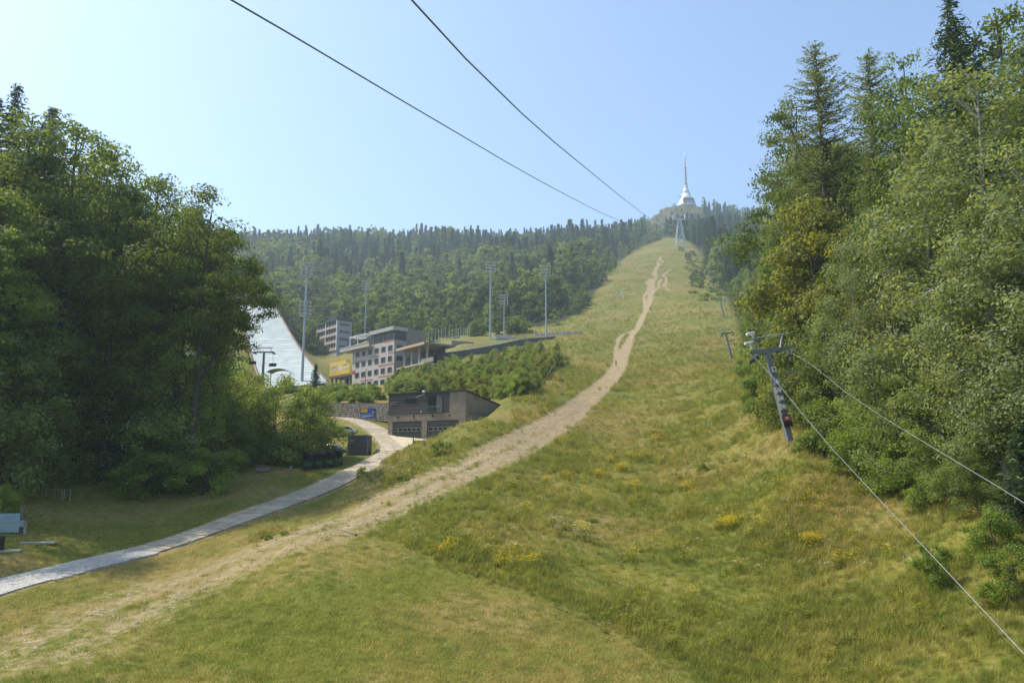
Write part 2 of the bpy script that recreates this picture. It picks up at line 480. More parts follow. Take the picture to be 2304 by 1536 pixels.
c = mix_node(N, L, attr(N, 'mown'), c, lawn)
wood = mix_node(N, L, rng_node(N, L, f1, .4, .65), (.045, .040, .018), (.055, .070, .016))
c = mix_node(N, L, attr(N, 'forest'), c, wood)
dirt = mix_node(N, L, rng_node(N, L, f1, .35, .7), (.29, .215, .115), (.40, .31, .18))
dirt = mix_node(N, L, rng_node(N, L, f2, .55, .78, 0, .8), dirt, (.46, .375, .24))
dirt = mix_node(N, L, rng_node(N, L, f2, .42, .3, 0, .5), dirt, (.19, .15, .06))
ad = N.new('ShaderNodeMath'); ad.operation = 'ADD'; L.new(attr(N, 'dirt'), ad.inputs[0])
of = N.new('ShaderNodeMapRange'); of.inputs[1].default_value = .3; of.inputs[2].default_value = .7; of.inputs[3].default_value = -.30; of.inputs[4].default_value = .30
L.new(noise_node(N, L, p, 2.2, 5, .6), of.inputs[0]); L.new(of.outputs[0], ad.inputs[1])
c = mix_node(N, L, rng_node(N, L, ad.outputs[0], .25, .75), c, dirt)
rock = mix_node(N, L, rng_node(N, L, f1, .4, .6), (.050, .050, .020), (.115, .082, .048))
c = mix_node(N, L, attr(N, 'rock'), c, rock)
L.new(c, b.inputs['Base Color']); b.inputs['Roughness'].default_value = .95
sock(b, 'Specular IOR Level', 'Specular').default_value = .1
bp = N.new('ShaderNodeBump'); bp.inputs['Strength'].default_value = .8; bp.inputs['Distance'].default_value = .12
L.new(f2, bp.inputs['Height']); L.new(bp.outputs[0], b.inputs['Normal'])
M['ground'] = m

GH = lambda pts, lo=24: np.array([tuple(q) for q in (ground_hit(u, v, lo) for u, v in pts) if q is not None])
TRACK = smooth_line(GH([(90,1470),(300,1365),(480,1285),(640,1225),(790,1168),(900,1118),(1000,1072),(1100,1030),(1200,982),(1275,935),(1325,895),(1372,853),(1393,822),(1404,795),(1415,770)]), 60)
TRACK_W = np.interp(np.linspace(0, 1, 60), [0, .10, .25, .4, .8, 1], [4.6, 4.2, 2.9, 2.25, 2.1, 1.7])
GULLY = [(smooth_line(GH(q), 24), w) for q, w in (
    ([(1415,770),(1424,752),(1436,735),(1446,712),(1458,688),(1463,668),(1465,645),(1462,628)], 1.0),
    ([(1372,850),(1386,812),(1386,785),(1396,758),(1420,746),(1440,738)], .75),
    ([(1463,668),(1474,652),(1468,638),(1476,620),(1472,606)], .6), ([(1506,655),(1495,643),(1500,630),(1494,618),(1508,606)], .55), ([(1452,690),(1450,668),(1458,650),(1455,632)], .5), ([(1486,652),(1482,640),(1488,628)], .45),
    ([(1470,620),(1478,600),(1486,580),(1496,565),(1514,550)], .7), ([(1480,600),(1492,588),(1500,575)], .5),
)]
MOWN = np.array([tuple(q) for q in GH([(560,1245),(700,1195),(800,1205),(900,1230),(1000,1285),(1100,1325),(1200,1350),(1300,1385),(1400,1440),(1500,1500),(1560,1530)])])
UR_L = np.log([20, 25, 34, 45, 55, 66, 80, 110, 160, 220, 300, 400, 500, 620, 720, 760, 800])
UR_U = np.array([2700, 2540, 2330, 2110, 1950, 1850, 1775, 1712, 1690, 1668, 1655, 1630, 1605, 1590, 1565, 1550, 1500])
UL_L = np.log([290, 340, 400, 500, 620, 720, 780, 800]); UL_U = np.array([1180, 1262, 1325, 1352, 1384, 1428, 1488, 1500])
def u_of(x, y): return 1152 + F * .985 * x / np.maximum(y, 1e-3)
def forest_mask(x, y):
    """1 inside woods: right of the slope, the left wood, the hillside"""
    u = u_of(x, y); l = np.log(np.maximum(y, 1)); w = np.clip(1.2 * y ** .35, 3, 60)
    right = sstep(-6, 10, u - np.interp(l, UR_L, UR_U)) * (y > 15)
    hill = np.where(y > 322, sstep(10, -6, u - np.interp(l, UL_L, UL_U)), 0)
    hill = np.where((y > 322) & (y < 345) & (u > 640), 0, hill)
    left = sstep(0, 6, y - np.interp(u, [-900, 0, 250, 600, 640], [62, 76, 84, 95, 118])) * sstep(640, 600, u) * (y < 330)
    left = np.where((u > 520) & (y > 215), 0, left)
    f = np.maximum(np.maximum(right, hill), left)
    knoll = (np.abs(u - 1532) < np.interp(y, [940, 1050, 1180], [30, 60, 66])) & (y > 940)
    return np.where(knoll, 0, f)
def dirt_mask(x, y):
    d = np.zeros(len(x))
    sel = np.where((y > 25) & (y < 760) & (np.abs(x) < 130))[0]
    X, Yv = x[sel], y[sel]
    dist, _, s = poly_dist(X, Yv, TRACK)
    L_ = np.sum(np.hypot(*np.diff(TRACK[:, :2], axis=0).T))
    wv = np.interp(s / L_, np.linspace(0, 1, 60), TRACK_W)
    v = 1 - sstep(.55, 1.35, dist / wv)
    v *= np.interp(s / L_, [0, .12, .3, .42], [.50, .66, .95, 1.0])
    # two wheel ruts with a grassier ridge between
    v *= 1 - .42 * np.exp(-(dist / (.16 * wv)) ** 2) - .25 * np.exp(-((dist - .62 * wv) / (.12 * wv)) ** 2)
    for g, gw in GULLY:
        dg, zz, _ = poly_dist(X, Yv, g)
        v = np.maximum(v, 1.0 - sstep(.2, 1.5, dg / gw / np.clip(Yv / 230, 1, 2.0) + 1.1 * fbm(X / 5, Yv / 9, 51, 2)))
    d[sel] = v
    # verge stones and worn edge beside the road
    sel = np.where((y > 30) & (y < 160) & (x < 5))[0]
    dr, _, _ = poly_dist(x[sel], y[sel], ROADH)
    d[sel] = np.maximum(d[sel], .55 * (1 - sstep(2.0, 3.0, dr)))
    return d
def mown_mask(x, y):
    u = u_of(x, y)
    mu = u_of(MOWN[:, 0], MOWN[:, 1]); md = MOWN[:, 1]
    # mown where nearer / left of the boundary
    line = np.interp(u, mu, md, left=400, right=0)
    m = sstep(-3.5, 3.5, line - y + 3.0 * fbm(x / 4, y / 4, 41, 3)) * (u < 1580)
    m = np.maximum(m, ((y < 160) & (u < 870) & (y > 60)) * 1.0 * sstep(900, 860, u))
    return m

ths = np.concatenate([np.arange(-180, -50, 5), np.arange(-50, -39, 1.0), np.arange(-39, 39.01, .19), np.arange(40, 50, 1.0), np.arange(50, 180, 5)])
ths = R(1) * ths
rs = np.concatenate([np.arange(4, 24, 2.0), np.exp(np.arange(math.log(24), math.log(2700), .0108))])
TH, RS = np.meshgrid(ths, rs)
gx = (np.sin(TH) * RS).ravel(); gy = (np.cos(TH) * RS).ravel()
gz = h(gx, gy)
dirt = dirt_mask(gx, gy)
gz -= dirt * .06 * (RS.ravel() < 130)
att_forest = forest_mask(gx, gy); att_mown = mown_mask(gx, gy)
uu = u_of(gx, gy)
att_rock = ((np.abs(uu - 1534) < 78) & (gy > 930) & (gy < 1300)).astype(float) * np.clip(.9 + 1.2 * fbm(gx / 25, gy / 25, 5), 0, 1)
nr, nt_ = TH.shape
ii = (np.arange(nr - 1)[:, None] * nt_ + np.arange(nt_)[None]).ravel()
jj = (np.arange(nr - 1)[:, None] * nt_ + (np.arange(nt_)[None] + 1) % nt_).ravel()
Q = np.stack([ii, ii + nt_, jj + nt_, jj], 1)
qd = dirt[Q].mean(1)
# the track is its own piece of the ground sheet, sharing its edge with the meadow
ond, _, _s = poly_dist(gx[Q].mean(1), gy[Q].mean(1), TRACK)
is_track = (qd > .42) & (gy[Q].mean(1) > 30) & (ond < 5.0) | (qd > .5) & (gy[Q].mean(1) > 200)
V = np.stack([gx, gy, gz], 1)
def ground_piece(name, mask):
    q = Q[mask]; idx, inv = np.unique(q, return_inverse=True); q = inv.reshape(q.shape)
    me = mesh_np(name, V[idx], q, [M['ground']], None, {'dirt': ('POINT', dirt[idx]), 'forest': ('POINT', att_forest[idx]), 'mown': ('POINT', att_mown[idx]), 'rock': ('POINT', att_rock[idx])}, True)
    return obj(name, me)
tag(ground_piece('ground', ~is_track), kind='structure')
tag(ground_piece('dirt_track', is_track), kind='structure')

# ---------------------------------------------------------------- road: cobbles, then concrete slabs
def line_frame(P, s):
    acc = np.concatenate([[0], np.cumsum(np.linalg.norm(np.diff(P[:, :2], axis=0), axis=1))])
    s = min(max(s, 0), acc[-1] - 1e-3); i = min(np.searchsorted(acc, s, side='right') - 1, len(P) - 2)
    t = (s - acc[i]) / (acc[i + 1] - acc[i]); p = P[i] + t * (P[i + 1] - P[i])
    j0, j1 = max(i - 2, 0), min(i + 3, len(P) - 1); d = P[j1] - P[j0]; d = d / np.linalg.norm(d[:2])
    return Vector(p), Vector(d), Vector((d[1], -d[0], 0)), acc[-1]
def road_s(u):
    """arc position of the road where it passes photograph column u (first pass)"""
    acc = np.concatenate([[0], np.cumsum(np.linalg.norm(np.diff(ROAD[:, :2], axis=0), axis=1))])
    return acc[np.argmax(u_of(ROAD[:, 0], ROAD[:, 1]) > u)]
S0 = road_s(345)
HWR = 1.75
m, N, L, b = newmat('cobble_paving')
tc = N.new('ShaderNodeNewGeometry'); vo = N.new('ShaderNodeTexVoronoi'); vo.inputs['Scale'].default_value = 7.5; L.new(tc.outputs['Position'], vo.inputs['Vector'])
cc = mix_node(N, L, rng_node(N, L, vo.outputs['Distance'], .35, .7), (.50, .48, .43), (.26, .24, .20))
cc = mix_node(N, L, rng_node(N, L, noise_node(N, L, tc.outputs['Position'], .7, 5), .4, .7, 0, .6), cc, (.38, .36, .31))
L.new(cc, b.inputs['Base Color']); b.inputs['Roughness'].default_value = .75
bp = N.new('ShaderNodeBump'); bp.inputs['Strength'].default_value = .7; bp.inputs['Distance'].default_value = .03; bp.invert = True
L.new(vo.outputs['Distance'], bp.inputs['Height']); L.new(bp.outputs[0], b.inputs['Normal'])
M['cobble'] = m
mb = MB(); n = 90; Vv = []; Ff = []
for i in range(n + 1):
    p, d, nrm, tot = line_frame(ROAD, S0 * i / n)
    for k in range(7):
        o = (k - 3) / 3 * HWR * 1.12
        Vv.append(p + nrm * o + Vector((0, 0, .0 - .03 * abs(o) / HWR)))
    for k in (0, 6): Vv.append(Vv[-7 if k == 0 else -2] - Vector((0, 0, .3)))
for i in range(n):
    a, c2 = i * 9, (i + 1) * 9
    for k in range(6): Ff.append((a + k, c2 + k, c2 + k + 1, a + k + 1))
    Ff.append((a + 7, c2 + 7, c2, a)); Ff.append((a + 6, c2 + 6, c2 + 8, a + 8))
mb.add(Vv, Ff)
cob = mb.build('cobbled_road', M['cobble']); tag(cob, kind='structure')
ks = MB(); ks.box((0, 0, 0), (.62, .26, .22)); ksm = ks.mesh('kerb_stone', M['kerb'], bevel=.02)
s = 9.0
while s < S0 - .4:
    p, d, nrm, tot = line_frame(ROAD, s)
    q = p + nrm * (HWR * 1.12 + .35 + random.uniform(-.05, .05)); q.z = hz(q.x, q.y) + .02 + random.uniform(-.03, .04)
    o = obj('kerb_stone', ksm, cob); o.location = q; o.rotation_euler = (random.uniform(-.08, .08), math.atan2(-d.z, 1), math.atan2(d.y, d.x) + random.uniform(-.12, .12))
    o.scale = (random.uniform(.8, 1.25), random.uniform(.8, 1.2), 1)
    s += .78 * random.uniform(.9, 1.25)
tot = line_frame(ROAD, 0)[3]
croad = tag(obj('concrete_road', None), kind='structure')
s = S0 + .02; i = 0
slab_len = 1.55
while s < tot - slab_len:
    p0, d0, n0, _ = line_frame(ROAD, s + .03); p1, d1, n1, _ = line_frame(ROAD, s + slab_len - .09)
    dz = random.uniform(-.012, .012); mb = MB()
    top = [p0 - n0 * HWR, p0 + n0 * HWR, p1 + n1 * HWR, p1 - n1 * HWR]
    top = [t + Vector((random.uniform(-.02, .02), random.uniform(-.02, .02), .02 + dz)) for t in top]
    mb.hexa([t - Vector((0, 0, .25)) for t in top], top)
    mb.build('slab', M['slab'], croad)
    s += slab_len; i += 1
# pale yard in front of the garage
yard = MB(); yp = [at(872, 992, 117.5), at(910, 1010, 108), at(962, 998, 106.5), at(1000, 987, 111)]
yp = [Vector((q.x, q.y, hz(q.x, q.y) + .07)) for q in yp]
yard.hexa([q - Vector((0, 0, .3)) for q in yp], yp)
M['gravel'] = pmat('pale_gravel', (.52, .44, .30), .95, .3, 6, bump=.02)
tag(yard.build('gravel_yard', M['gravel']), kind='structure')

# ---------------------------------------------------------------- plant generators
def rand_dirs(n, up=0.0, g=rng):
    d = g.normal(size=(n, 3)); d[:, 2] += up
    return d / np.linalg.norm(d, axis=1, keepdims=True)
def leaf_quads(c, size, nrm, asp=.62, g=rng, axis=None):
    """pointed leaf-shaped quads (a rhombus with one bent corner) at centres c"""
    n = len(c)
    a = axis if axis is not None else g.normal(size=(n, 3))
    a = a - (a * nrm).sum(1, keepdims=True) * nrm; a /= np.linalg.norm(a, axis=1, keepdims=True) + 1e-9
    b = np.cross(nrm, a); s = np.asarray(size).reshape(-1, 1) * np.ones((n, 1))
    P = np.stack([c - a * s, c - b * s * asp + nrm * s * .15, c + a * s, c + b * s * asp + nrm * s * .15], 1)
    return P.reshape(-1, 3), np.arange(n * 4).reshape(-1, 4)
class Tubes:
    def __init__(s): s.V = []; s.F = []; s.n = 0
    def add(s, pts, r0, r1, n=5):
        pts = np.asarray(pts, float); k = len(pts)
        d = np.gradient(pts, axis=0); d /= np.linalg.norm(d, axis=1, keepdims=True) + 1e-9
        ref = np.where(np.abs(d[:, 2:3]) > .8, np.array([[1., 0, 0]]), np.array([[0, 0, 1.]]))
        a = np.cross(d, ref); a /= np.linalg.norm(a, axis=1, keepdims=True) + 1e-9; b = np.cross(d, a)
        r = np.linspace(r0, r1, k)[:, None, None]; t = np.arange(n) * 2 * np.pi / n
        V = pts[:, None] + (a[:, None] * np.cos(t)[None, :, None] + b[:, None] * np.sin(t)[None, :, None]) * r
        i = np.arange(k - 1)[:, None] * n; j = np.arange(n)[None]
        Fq = np.stack([i + j, i + (j + 1) % n, i + n + (j + 1) % n, i + n + j], -1).reshape(-1, 4)
        s.V.append(V.reshape(-1, 3)); s.F.append(Fq + s.n); s.n += k * n
    def mesh(s, name, mat): return mesh_np(name, np.concatenate(s.V), np.concatenate(s.F), [mat], smooth=True)

def broadleaf(seed, H, Rc, base, nclump, per, leaf, rc, mats, profile, flat=.55, droop=0.0, trunk_r=None, stems=1, up=.5, limbs=True, lean=0.0, twig=.03, lobes=None):
    """returns trunk mesh (trunk, limbs, twigs) and crown mesh (leaves)"""
    g = np.random.default_rng(seed)
    ph = g.uniform(0, 6.28, 6)
    tr = trunk_r or H * .013
    T = Tubes()
    stemtops = []
    for k in range(stems):
        off = np.array([0, 0, 0.]) if stems == 1 else np.append(g.normal(size=2) * Rc * .12, 0)
        sw = g.normal(size=2) * H * .02 + (0 if stems == 1 else g.normal(size=2) * Rc * .30)
        zz = np.linspace(-.6, H * .93, 9); f = np.clip(zz / H, 0, 1)
        P = np.stack([off[0] + sw[0] * f ** 1.3 + lean * H * f ** 2 + .15 * np.sin(f * 7 + ph[0]), off[1] + sw[1] * f ** 1.3 + .15 * np.sin(f * 6 + ph[1]), zz], 1)
        T.add(P, tr * (1.25 if stems == 1 else .8), tr * .12, 8); stemtops.append(P)
    nl = max(7, int(lobes or nclump / 7))
    zl = np.clip((np.arange(nl) + g.uniform(.1, .9, nl)) / nl, 0, .97) ** .92; thl = np.arange(nl) * 2.39996 + g.normal(size=nl) * .45
    pr = profile(zl); rl = pr * Rc * g.uniform(.45, .80, nl) * (1 + .22 * np.sin(2 * thl + ph[2]))
    zz_ = base * H + (H * .96 - base * H) * zl
    LC = np.stack([rl * np.cos(thl), rl * np.sin(thl), zz_], 1)
    lr = Rc * .40 * g.uniform(.7, 1.2, nl) * (.42 + .58 * pr)
    w_ = lr ** 2; li = g.choice(nl, nclump, p=w_ / w_.sum())
    dd = rand_dirs(nclump, .35, g); oo = LC[li].copy(); oo[:, 2] = 0; oo /= np.linalg.norm(oo, axis=1, keepdims=True) + 1e-6
    dd = dd + oo * .35; dd /= np.linalg.norm(dd, axis=1, keepdims=True)
    C = LC[li] + dd * (lr[li] * g.uniform(.45, 1.05, nclump))[:, None] * np.array([1, 1, .85])
    C[:, 2] = np.clip(C[:, 2], base * H * .8 + rc * .3, H)
    C[:, 2] -= droop * np.hypot(C[:, 0], C[:, 1]); C[:, 0] += lean * H * (C[:, 2] / H) ** 2
    if limbs:
        for i, c in enumerate(LC):
            st = stemtops[i % stems]; hr = math.hypot(c[0], c[1]); z0 = max(.04 * H, c[2] - hr * g.uniform(.6, 1.3) - .05 * H); k = np.argmin(np.abs(st[:, 2] - z0)); p0 = st[k]
            mid = p0 * .5 + c * .5 + np.array([0, 0, -.05 * hr]) + g.normal(size=3) * .08 * hr
            T.add(np.stack([p0, p0 * .75 + mid * .25, mid, c], 0), tr * .42 * (1 - .6 * c[2] / H) + .015, .02, 5)
    rcl = rc * g.uniform(.6, 1.35, len(C))
    for i, c in enumerate(C):
        if i % (2 if limbs else 4): continue
        p0 = LC[li[i]] if limbs else np.array([0, 0, max(.1, c[2] - math.hypot(c[0], c[1]))])
        T.add(np.stack([p0, (p0 + c) * .5 + g.normal(size=3) * .1 * rc, c], 0), twig, .008, 3)
    cnt = np.maximum(3, (per * (rcl / rc) ** 2 * g.uniform(.7, 1.3, len(C)))).astype(int)
    ci = np.repeat(np.arange(len(C)), cnt); n = len(ci)
    d = rand_dirs(n, 0, g) * (g.uniform(0, 1, (n, 1)) ** .55) * rcl[ci][:, None]
    d[:, 2] *= flat
    # radial stretch: sprays reach outward
    out = C[ci].copy(); out[:, 2] = 0; ol = np.linalg.norm(out, axis=1, keepdims=True) + 1e-6; out /= ol
    d += out * (d * out).sum(1, keepdims=True) * .5
    d[:, 2] -= .18 * np.hypot(d[:, 0], d[:, 1])
    P = C[ci] + d
    nrm = rand_dirs(n, up, g) + .85 * d / (np.linalg.norm(d, axis=1, keepdims=True) + 1e-6) + .75 * dd[ci]
    nrm /= np.linalg.norm(nrm, axis=1, keepdims=True) + 1e-6
    kz = H / max(np.percentile(P[:, 2], 99.7), 1e-3); P[:, 2] *= kz
    for q in T.V: q[:, 2] *= kz
    LV, LF = leaf_quads(P, leaf * g.uniform(.6, 1.25, n), nrm, .62, g)
    tone = np.clip(g.uniform(0, 1, n) * .6 + g.uniform(0, 1, len(C))[ci] * .45 - .05, 0, 1)
    return T.mesh('trunk', mats[0]), mesh_np('crown', LV, LF, [mats[1]], attrs={'tone': ('FACE', tone)})

def conifer(seed, H, Rc, base, step, nb, mats, spray=.40, sprays=16, droop=.35, upturn=.12, ragged=.35, larch=False, power=.85, trunk_r=None):
    g = np.random.default_rng(seed); T = Tubes(); tr = trunk_r or H * .012
    zz = np.linspace(-.6, H, 8); T.add(np.stack([.1 * np.sin(zz * .3), .1 * np.cos(zz * .23), zz], 1), tr * 1.2, .015, 7)
    LV = []; nrm = []; ax = []; sz = []; tone = []
    z = base * H
    while z < H - .15:
        f = (z - base * H) / (H - base * H)
        L0 = Rc * (1 - f) ** power * min(1, .55 + 3.0 * f) + .12
        for k in range(nb):
            if g.uniform() < ragged * .35: continue
            a = g.uniform(0, 6.283); L = L0 * g.uniform(1 - ragged, 1 + ragged * .45); zb = z + g.uniform(-.5, .5) * step
            m = max(2, int(sprays * L / Rc)); t = np.linspace(.08, 1, m)
            e = np.array([math.cos(a), math.sin(a)])
            dz = -droop * L * t * (1 - .35 * f * 2) + (upturn * L * t ** 3) + (.25 * L * f * t)
            P = np.stack([e[0] * L * t, e[1] * L * t, zb + dz], 1)
            if m > 3: T.add(np.vstack([[0, 0, zb], P[m // 2], P[-1]]), .035 * L / Rc * (2.2 if larch else 1.2) + .008, .006, 3)
            side = np.array([-e[1], e[0], 0])
            w = spray * (1.15 - .6 * t)
            for sgn in (-1, 1):
                jit = g.normal(size=(m, 3)) * spray * .25
                c = P + side * sgn * w[:, None] * g.uniform(.25, .9, (m, 1)) * (1 + .8 * L * .15) + jit
                c[:, 2] -= g.uniform(.05, .5, m) * spray
                axis = np.array([e[0], e[1], -.15]) + side * sgn * g.uniform(.3, 1.1, (m, 1)) + g.normal(size=(m, 3)) * .25
                if not larch: axis[:, 2] -= g.uniform(.0, .9, m)
                nn = rand_dirs(m, 1.3, g)
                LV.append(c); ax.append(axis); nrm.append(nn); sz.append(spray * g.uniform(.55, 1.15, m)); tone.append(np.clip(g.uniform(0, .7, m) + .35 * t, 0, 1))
        z += step * g.uniform(.75, 1.25) * (1 - .45 * f)
    c = np.concatenate(LV); s = np.concatenate(sz); a = np.concatenate(ax); n_ = np.concatenate(nrm); tn = np.concatenate(tone)
    V_, F_ = leaf_quads(c, s, n_, .26 if not larch else .3, g, a)
    return T.mesh('trunk', mats[0]), mesh_np('crown', V_, F_, [mats[1]], attrs={'tone': ('FACE', tn)})

egg = lambda z: np.sqrt(np.clip(1 - (2 * z - .85) ** 2 / 1.6, 0.02, 1)) * (1 - .35 * z ** 3)
tall = lambda z: np.clip(1.02 - (1.7 * z - .62) ** 2, .06, 1)
birchp = lambda z: np.clip(.55 + 1.1 * z - 1.55 * z ** 2.2, .07, 1)
bushp = lambda z: np.sqrt(np.clip(1 - (1.15 * z - .15) ** 2, .02, 1))

PROTO = {}
def proto(kind, i, maker): PROTO.setdefault(kind, []).append(maker(i))
for i in range(3):
    PROTO.setdefault('beech', []).append((30., broadleaf(100 + i, 30, 7.0, .10, 240, 96, .155, 1.2, (M['bark'], M['beech']), tall, .45, .06, .34, lobes=30)))
for i in range(2):
    PROTO.setdefault('beech_high', []).append((30., broadleaf(150 + i, 30, 7.4, .50, 170, 96, .155, 1.2, (M['bark'], M['beech']), tall, .42, .0, .36, lobes=22)))
for i in range(3):
    PROTO.setdefault('birch', []).append((24., broadleaf(200 + i, 24, 4.9, .06, 240, 92, .13, 1.05, (M['birchbark'], M['birch']), birchp, .95, .10, .17, up=.2, lobes=30)))
for i in range(2):
    PROTO.setdefault('maple', []).append((16., broadleaf(300 + i, 16, 4.6, .08, 130, 66, .19, .95, (M['bark'], M['maple']), egg, .6, .05, .18, lobes=18)))
for i in range(3):
    PROTO.setdefault('willow', []).append((10., broadleaf(400 + i, 10, 4.3, .02, 180, 96, .11, .72, (M['bark'], M['willow']), bushp, .95, .0, .10, stems=4, up=.25, lobes=22)))
for i in range(3):
    PROTO.setdefault('shrub', []).append((4., broadleaf(500 + i, 4, 2.0, .0, 84, 84, .085, .42, (M['bark'], M['shrub']), bushp, .95, .0, .05, stems=4, up=.4, limbs=False, lobes=12)))
for i in range(2):
    PROTO.setdefault('sapling', []).append((5., broadleaf(560 + i, 5, 1.15, .0, 46, 46, .11, .38, (M['bark'], M['weed']), birchp, 1.3, .0, .04, stems=3, up=.3, limbs=False, lobes=12)))
for i in range(2):
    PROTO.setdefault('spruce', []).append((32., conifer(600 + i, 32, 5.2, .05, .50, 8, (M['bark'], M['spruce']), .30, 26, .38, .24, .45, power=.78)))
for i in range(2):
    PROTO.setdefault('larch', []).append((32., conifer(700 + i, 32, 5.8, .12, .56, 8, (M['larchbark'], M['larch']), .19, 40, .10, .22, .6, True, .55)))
PROTO['young_spruce'] = [(9., conifer(800, 9, 2.2, .0, .30, 9, (M['bark'], M['spruce']), .26, 13, .25, .22, .2))]
# lighter ones for the hillside
for i in range(4):
    PROTO.setdefault('far_spruce', []).append((24., conifer(900 + i, 24, 3.2, .04, .9, 7, (M['bark'], M['conifer_far']), .85, 6, .45, .12, .4)))
for i in range(5):
    PROTO.setdefault('far_beech', []).append((20., broadleaf(950 + i, 20, 5.8, .04, 95, 30, .42, 1.0, (M['bark'], M['broad_far']), (egg, tall)[i % 2], .75, .04, .25, limbs=False, lobes=(7, 10, 13)[i % 3])))

PROTO['scrub'] = PROTO['far_beech']
NAMES = {'scrub': 'scrub_bush', 'beech': 'beech_tree', 'beech_high': 'beech_tree', 'sapling': 'sapling', 'birch': 'birch_tree', 'maple': 'maple_tree', 'willow': 'willow_bush', 'shrub': 'shrub', 'spruce': 'spruce_tree', 'larch': 'larch_tree',
         'young_spruce': 'young_spruce', 'far_spruce': 'hillside_spruce', 'far_beech': 'hillside_broadleaf'}
CATS = {'scrub': 'bush', 'willow': 'bush', 'shrub': 'bush'}
def plant(kind, x, y, H, label, group=None, i=None, wide=1.0, sink=.25, z=None):
    hh, (tm, cm) = PROTO[kind][(random.randrange(99) if i is None else i) % len(PROTO[kind])]
    s = H / hh
    t = thing(NAMES[kind], label, CATS.get(kind, 'tree'), (x, y, (hz(x, y) if z is None else z) - sink), random.uniform(0, 6.28), group)
    t.scale = (s * wide, s * wide, s)
    obj('stems' if kind in CATS else 'trunk', tm, t); obj('foliage' if kind in CATS else 'crown', cm, t)
    return t
def plant_px(kind, u, Y, vtop, label, group=None, i=None, wide=1.0, minh=1.0):
    """stands at column u, distance Y, with its top on photograph row vtop"""
    p = at(u, vtop, Y); g = hz(p.x, p.y)
    return plant(kind, p.x, p.y, max(minh, p.z - g + .25), label, group, i, wide)

# ---------------------------------------------------------------- wood on the left of the lawn
LEFT = [  # kind, column, distance, top row, width, label
 ('spruce', 40, 88, 192, 1.1, 'dark spruce whose tip rises highest over the wood by the lawn'),
 ('spruce', 120, 96, 240, 1.0, 'second dark spruce tip showing just above the broad leafy crowns'),
 ('spruce', -12, 84, 212, 1.2, 'dark spruce cut by the picture edge behind the broad leafy crown'),
 ('beech', 95, 76, 258, 1.25, 'broad tall leafy tree with rounded top in front of the spruce tips'),
 ('beech', 190, 80, 300, 1.15, 'leafy tree with wide shoulder beside the broad rounded crown'),
 ('beech', -60, 78, 300, 1.2, 'tall leafy tree at the outer edge of the wood by the lawn'),
 ('beech', 10, 70, 430, 1.05, 'dark leafy tree filling the wood edge above the pale blue board'),
 ('beech', 285, 80, 378, .95, 'slender leafy tree with bright pointed crown in the middle of the wood edge'),
 ('beech', 362, 86, 405, 1.0, 'yellowish leafy tree standing back between two brighter crowns'),
 ('beech_high', 466, 80, 430, .98, 'wide beech with spreading yellow-green crown at the end of the wood'),
 ('beech_high', 512, 86, 520, .72, 'lower beech with branches reaching over the white ski-jump slope'),
 ('beech', 235, 92, 330, 1.0, 'shaded leafy tree filling the wood behind the slender pointed crown'),
 ('beech', 430, 96, 470, 1.0, 'shaded leafy tree filling the wood behind the spreading beech'),
 ('willow', 60, 69, 770, 1.2, 'dark bush under the trees behind the metal hoop barrier'),
 ('willow', 170, 80, 820, 1.3, 'shaded bush under the trees midway along the dark wood edge'),
 ('willow', 300, 84, 880, 1.3, 'greyish low bush at the foot of the slender leafy tree'),
 ('willow', 385, 90, 890, 1.4, 'shaded bush at the foot of the spreading beech'),
 ('willow', 470, 95, 850, 1.3, 'dark bush closing the gap behind the red sledge'),
 ('beech', 425, 83, 520, .85, 'shaded leafy tree low between the slender crown and the spreading beech'),
 ('willow', 420, 84, 800, 1.1, 'dark tall bush between the trunks of the slender tree and the beech'),
 ('willow', 505, 92, 905, 1.3, 'dark bush at the trunk of the spreading beech'),
 ('willow', 600, 99, 905, 1.3, 'dark bush at the wood end over the red sledge'),
 ('shrub', 470, 78, 1010, 1.6, 'low shaded bush at the lawn rim under the spreading beech'),
 ('shrub', 330, 76, 1015, 1.5, 'low shaded bush at the lawn rim under the slender tree'),
 ('willow', 555, 103, 835, 1.15, 'tall light-green bush in front of the white ski-jump slope'),
 ('willow', 650, 99.5, 850, 1.25, 'big rounded bush hanging over the green snow cannons'),
 ('willow', 700, 100.5, 868, 1.05, 'outermost lobe of bush beside the dark parked car'),
 ('willow', 520, 108, 820, 1.0, 'pale bush rising behind the snow cannons against the beech trunk'),
 ('shrub', 10, 60.5, 1090, 1.0, 'small sunlit leafy bush behind the pale blue board'),
]
for k, u, Y, vt, w, lab in LEFT: plant_px(k, u, Y, vt, lab, 'wood beside the lawn', None, w)
for u, Y, vt in ((-250, 72, 300), (-340, 80, 260), (-190, 88, 250), (-145, 64, 250)):   # stand just outside, shade the cobbles
    plant_px('beech', u, Y, vt, 'leafy tree of the wood just beyond the picture edge', 'wood beside the lawn', None, 1.1)
k = 0
for u in range(-240, 640, 62):
    for Y in (104, 126, 152):
        uu_ = u + random.uniform(-25, 25); YY = Y + random.uniform(-8, 8) + max(0, (u - 300)) * .03
        if uu_ > 300: continue
        vt = np.interp(uu_, [-200, 0, 200, 300, 480, 560, 640], [330, 330, 400, 470, 560, 640, 760]) + random.uniform(0, 70)
        plant_px(('beech', 'spruce')[k % 4 == 3], uu_, YY, vt, ('leafy tree', 'dark spruce')[k % 4 == 3] + (', second row', ', third row', ', rearmost row')[(Y > 110) + (Y > 140)] + ' of the dark wood behind ' + ('the pale blue board' if uu_ < 60 else 'the broad rounded crown' if uu_ < 170 else 'the slender pointed crown' if uu_ < 300 else 'the spreading beech'), 'trees deep in the dark wood', None, 1.0); k += 1

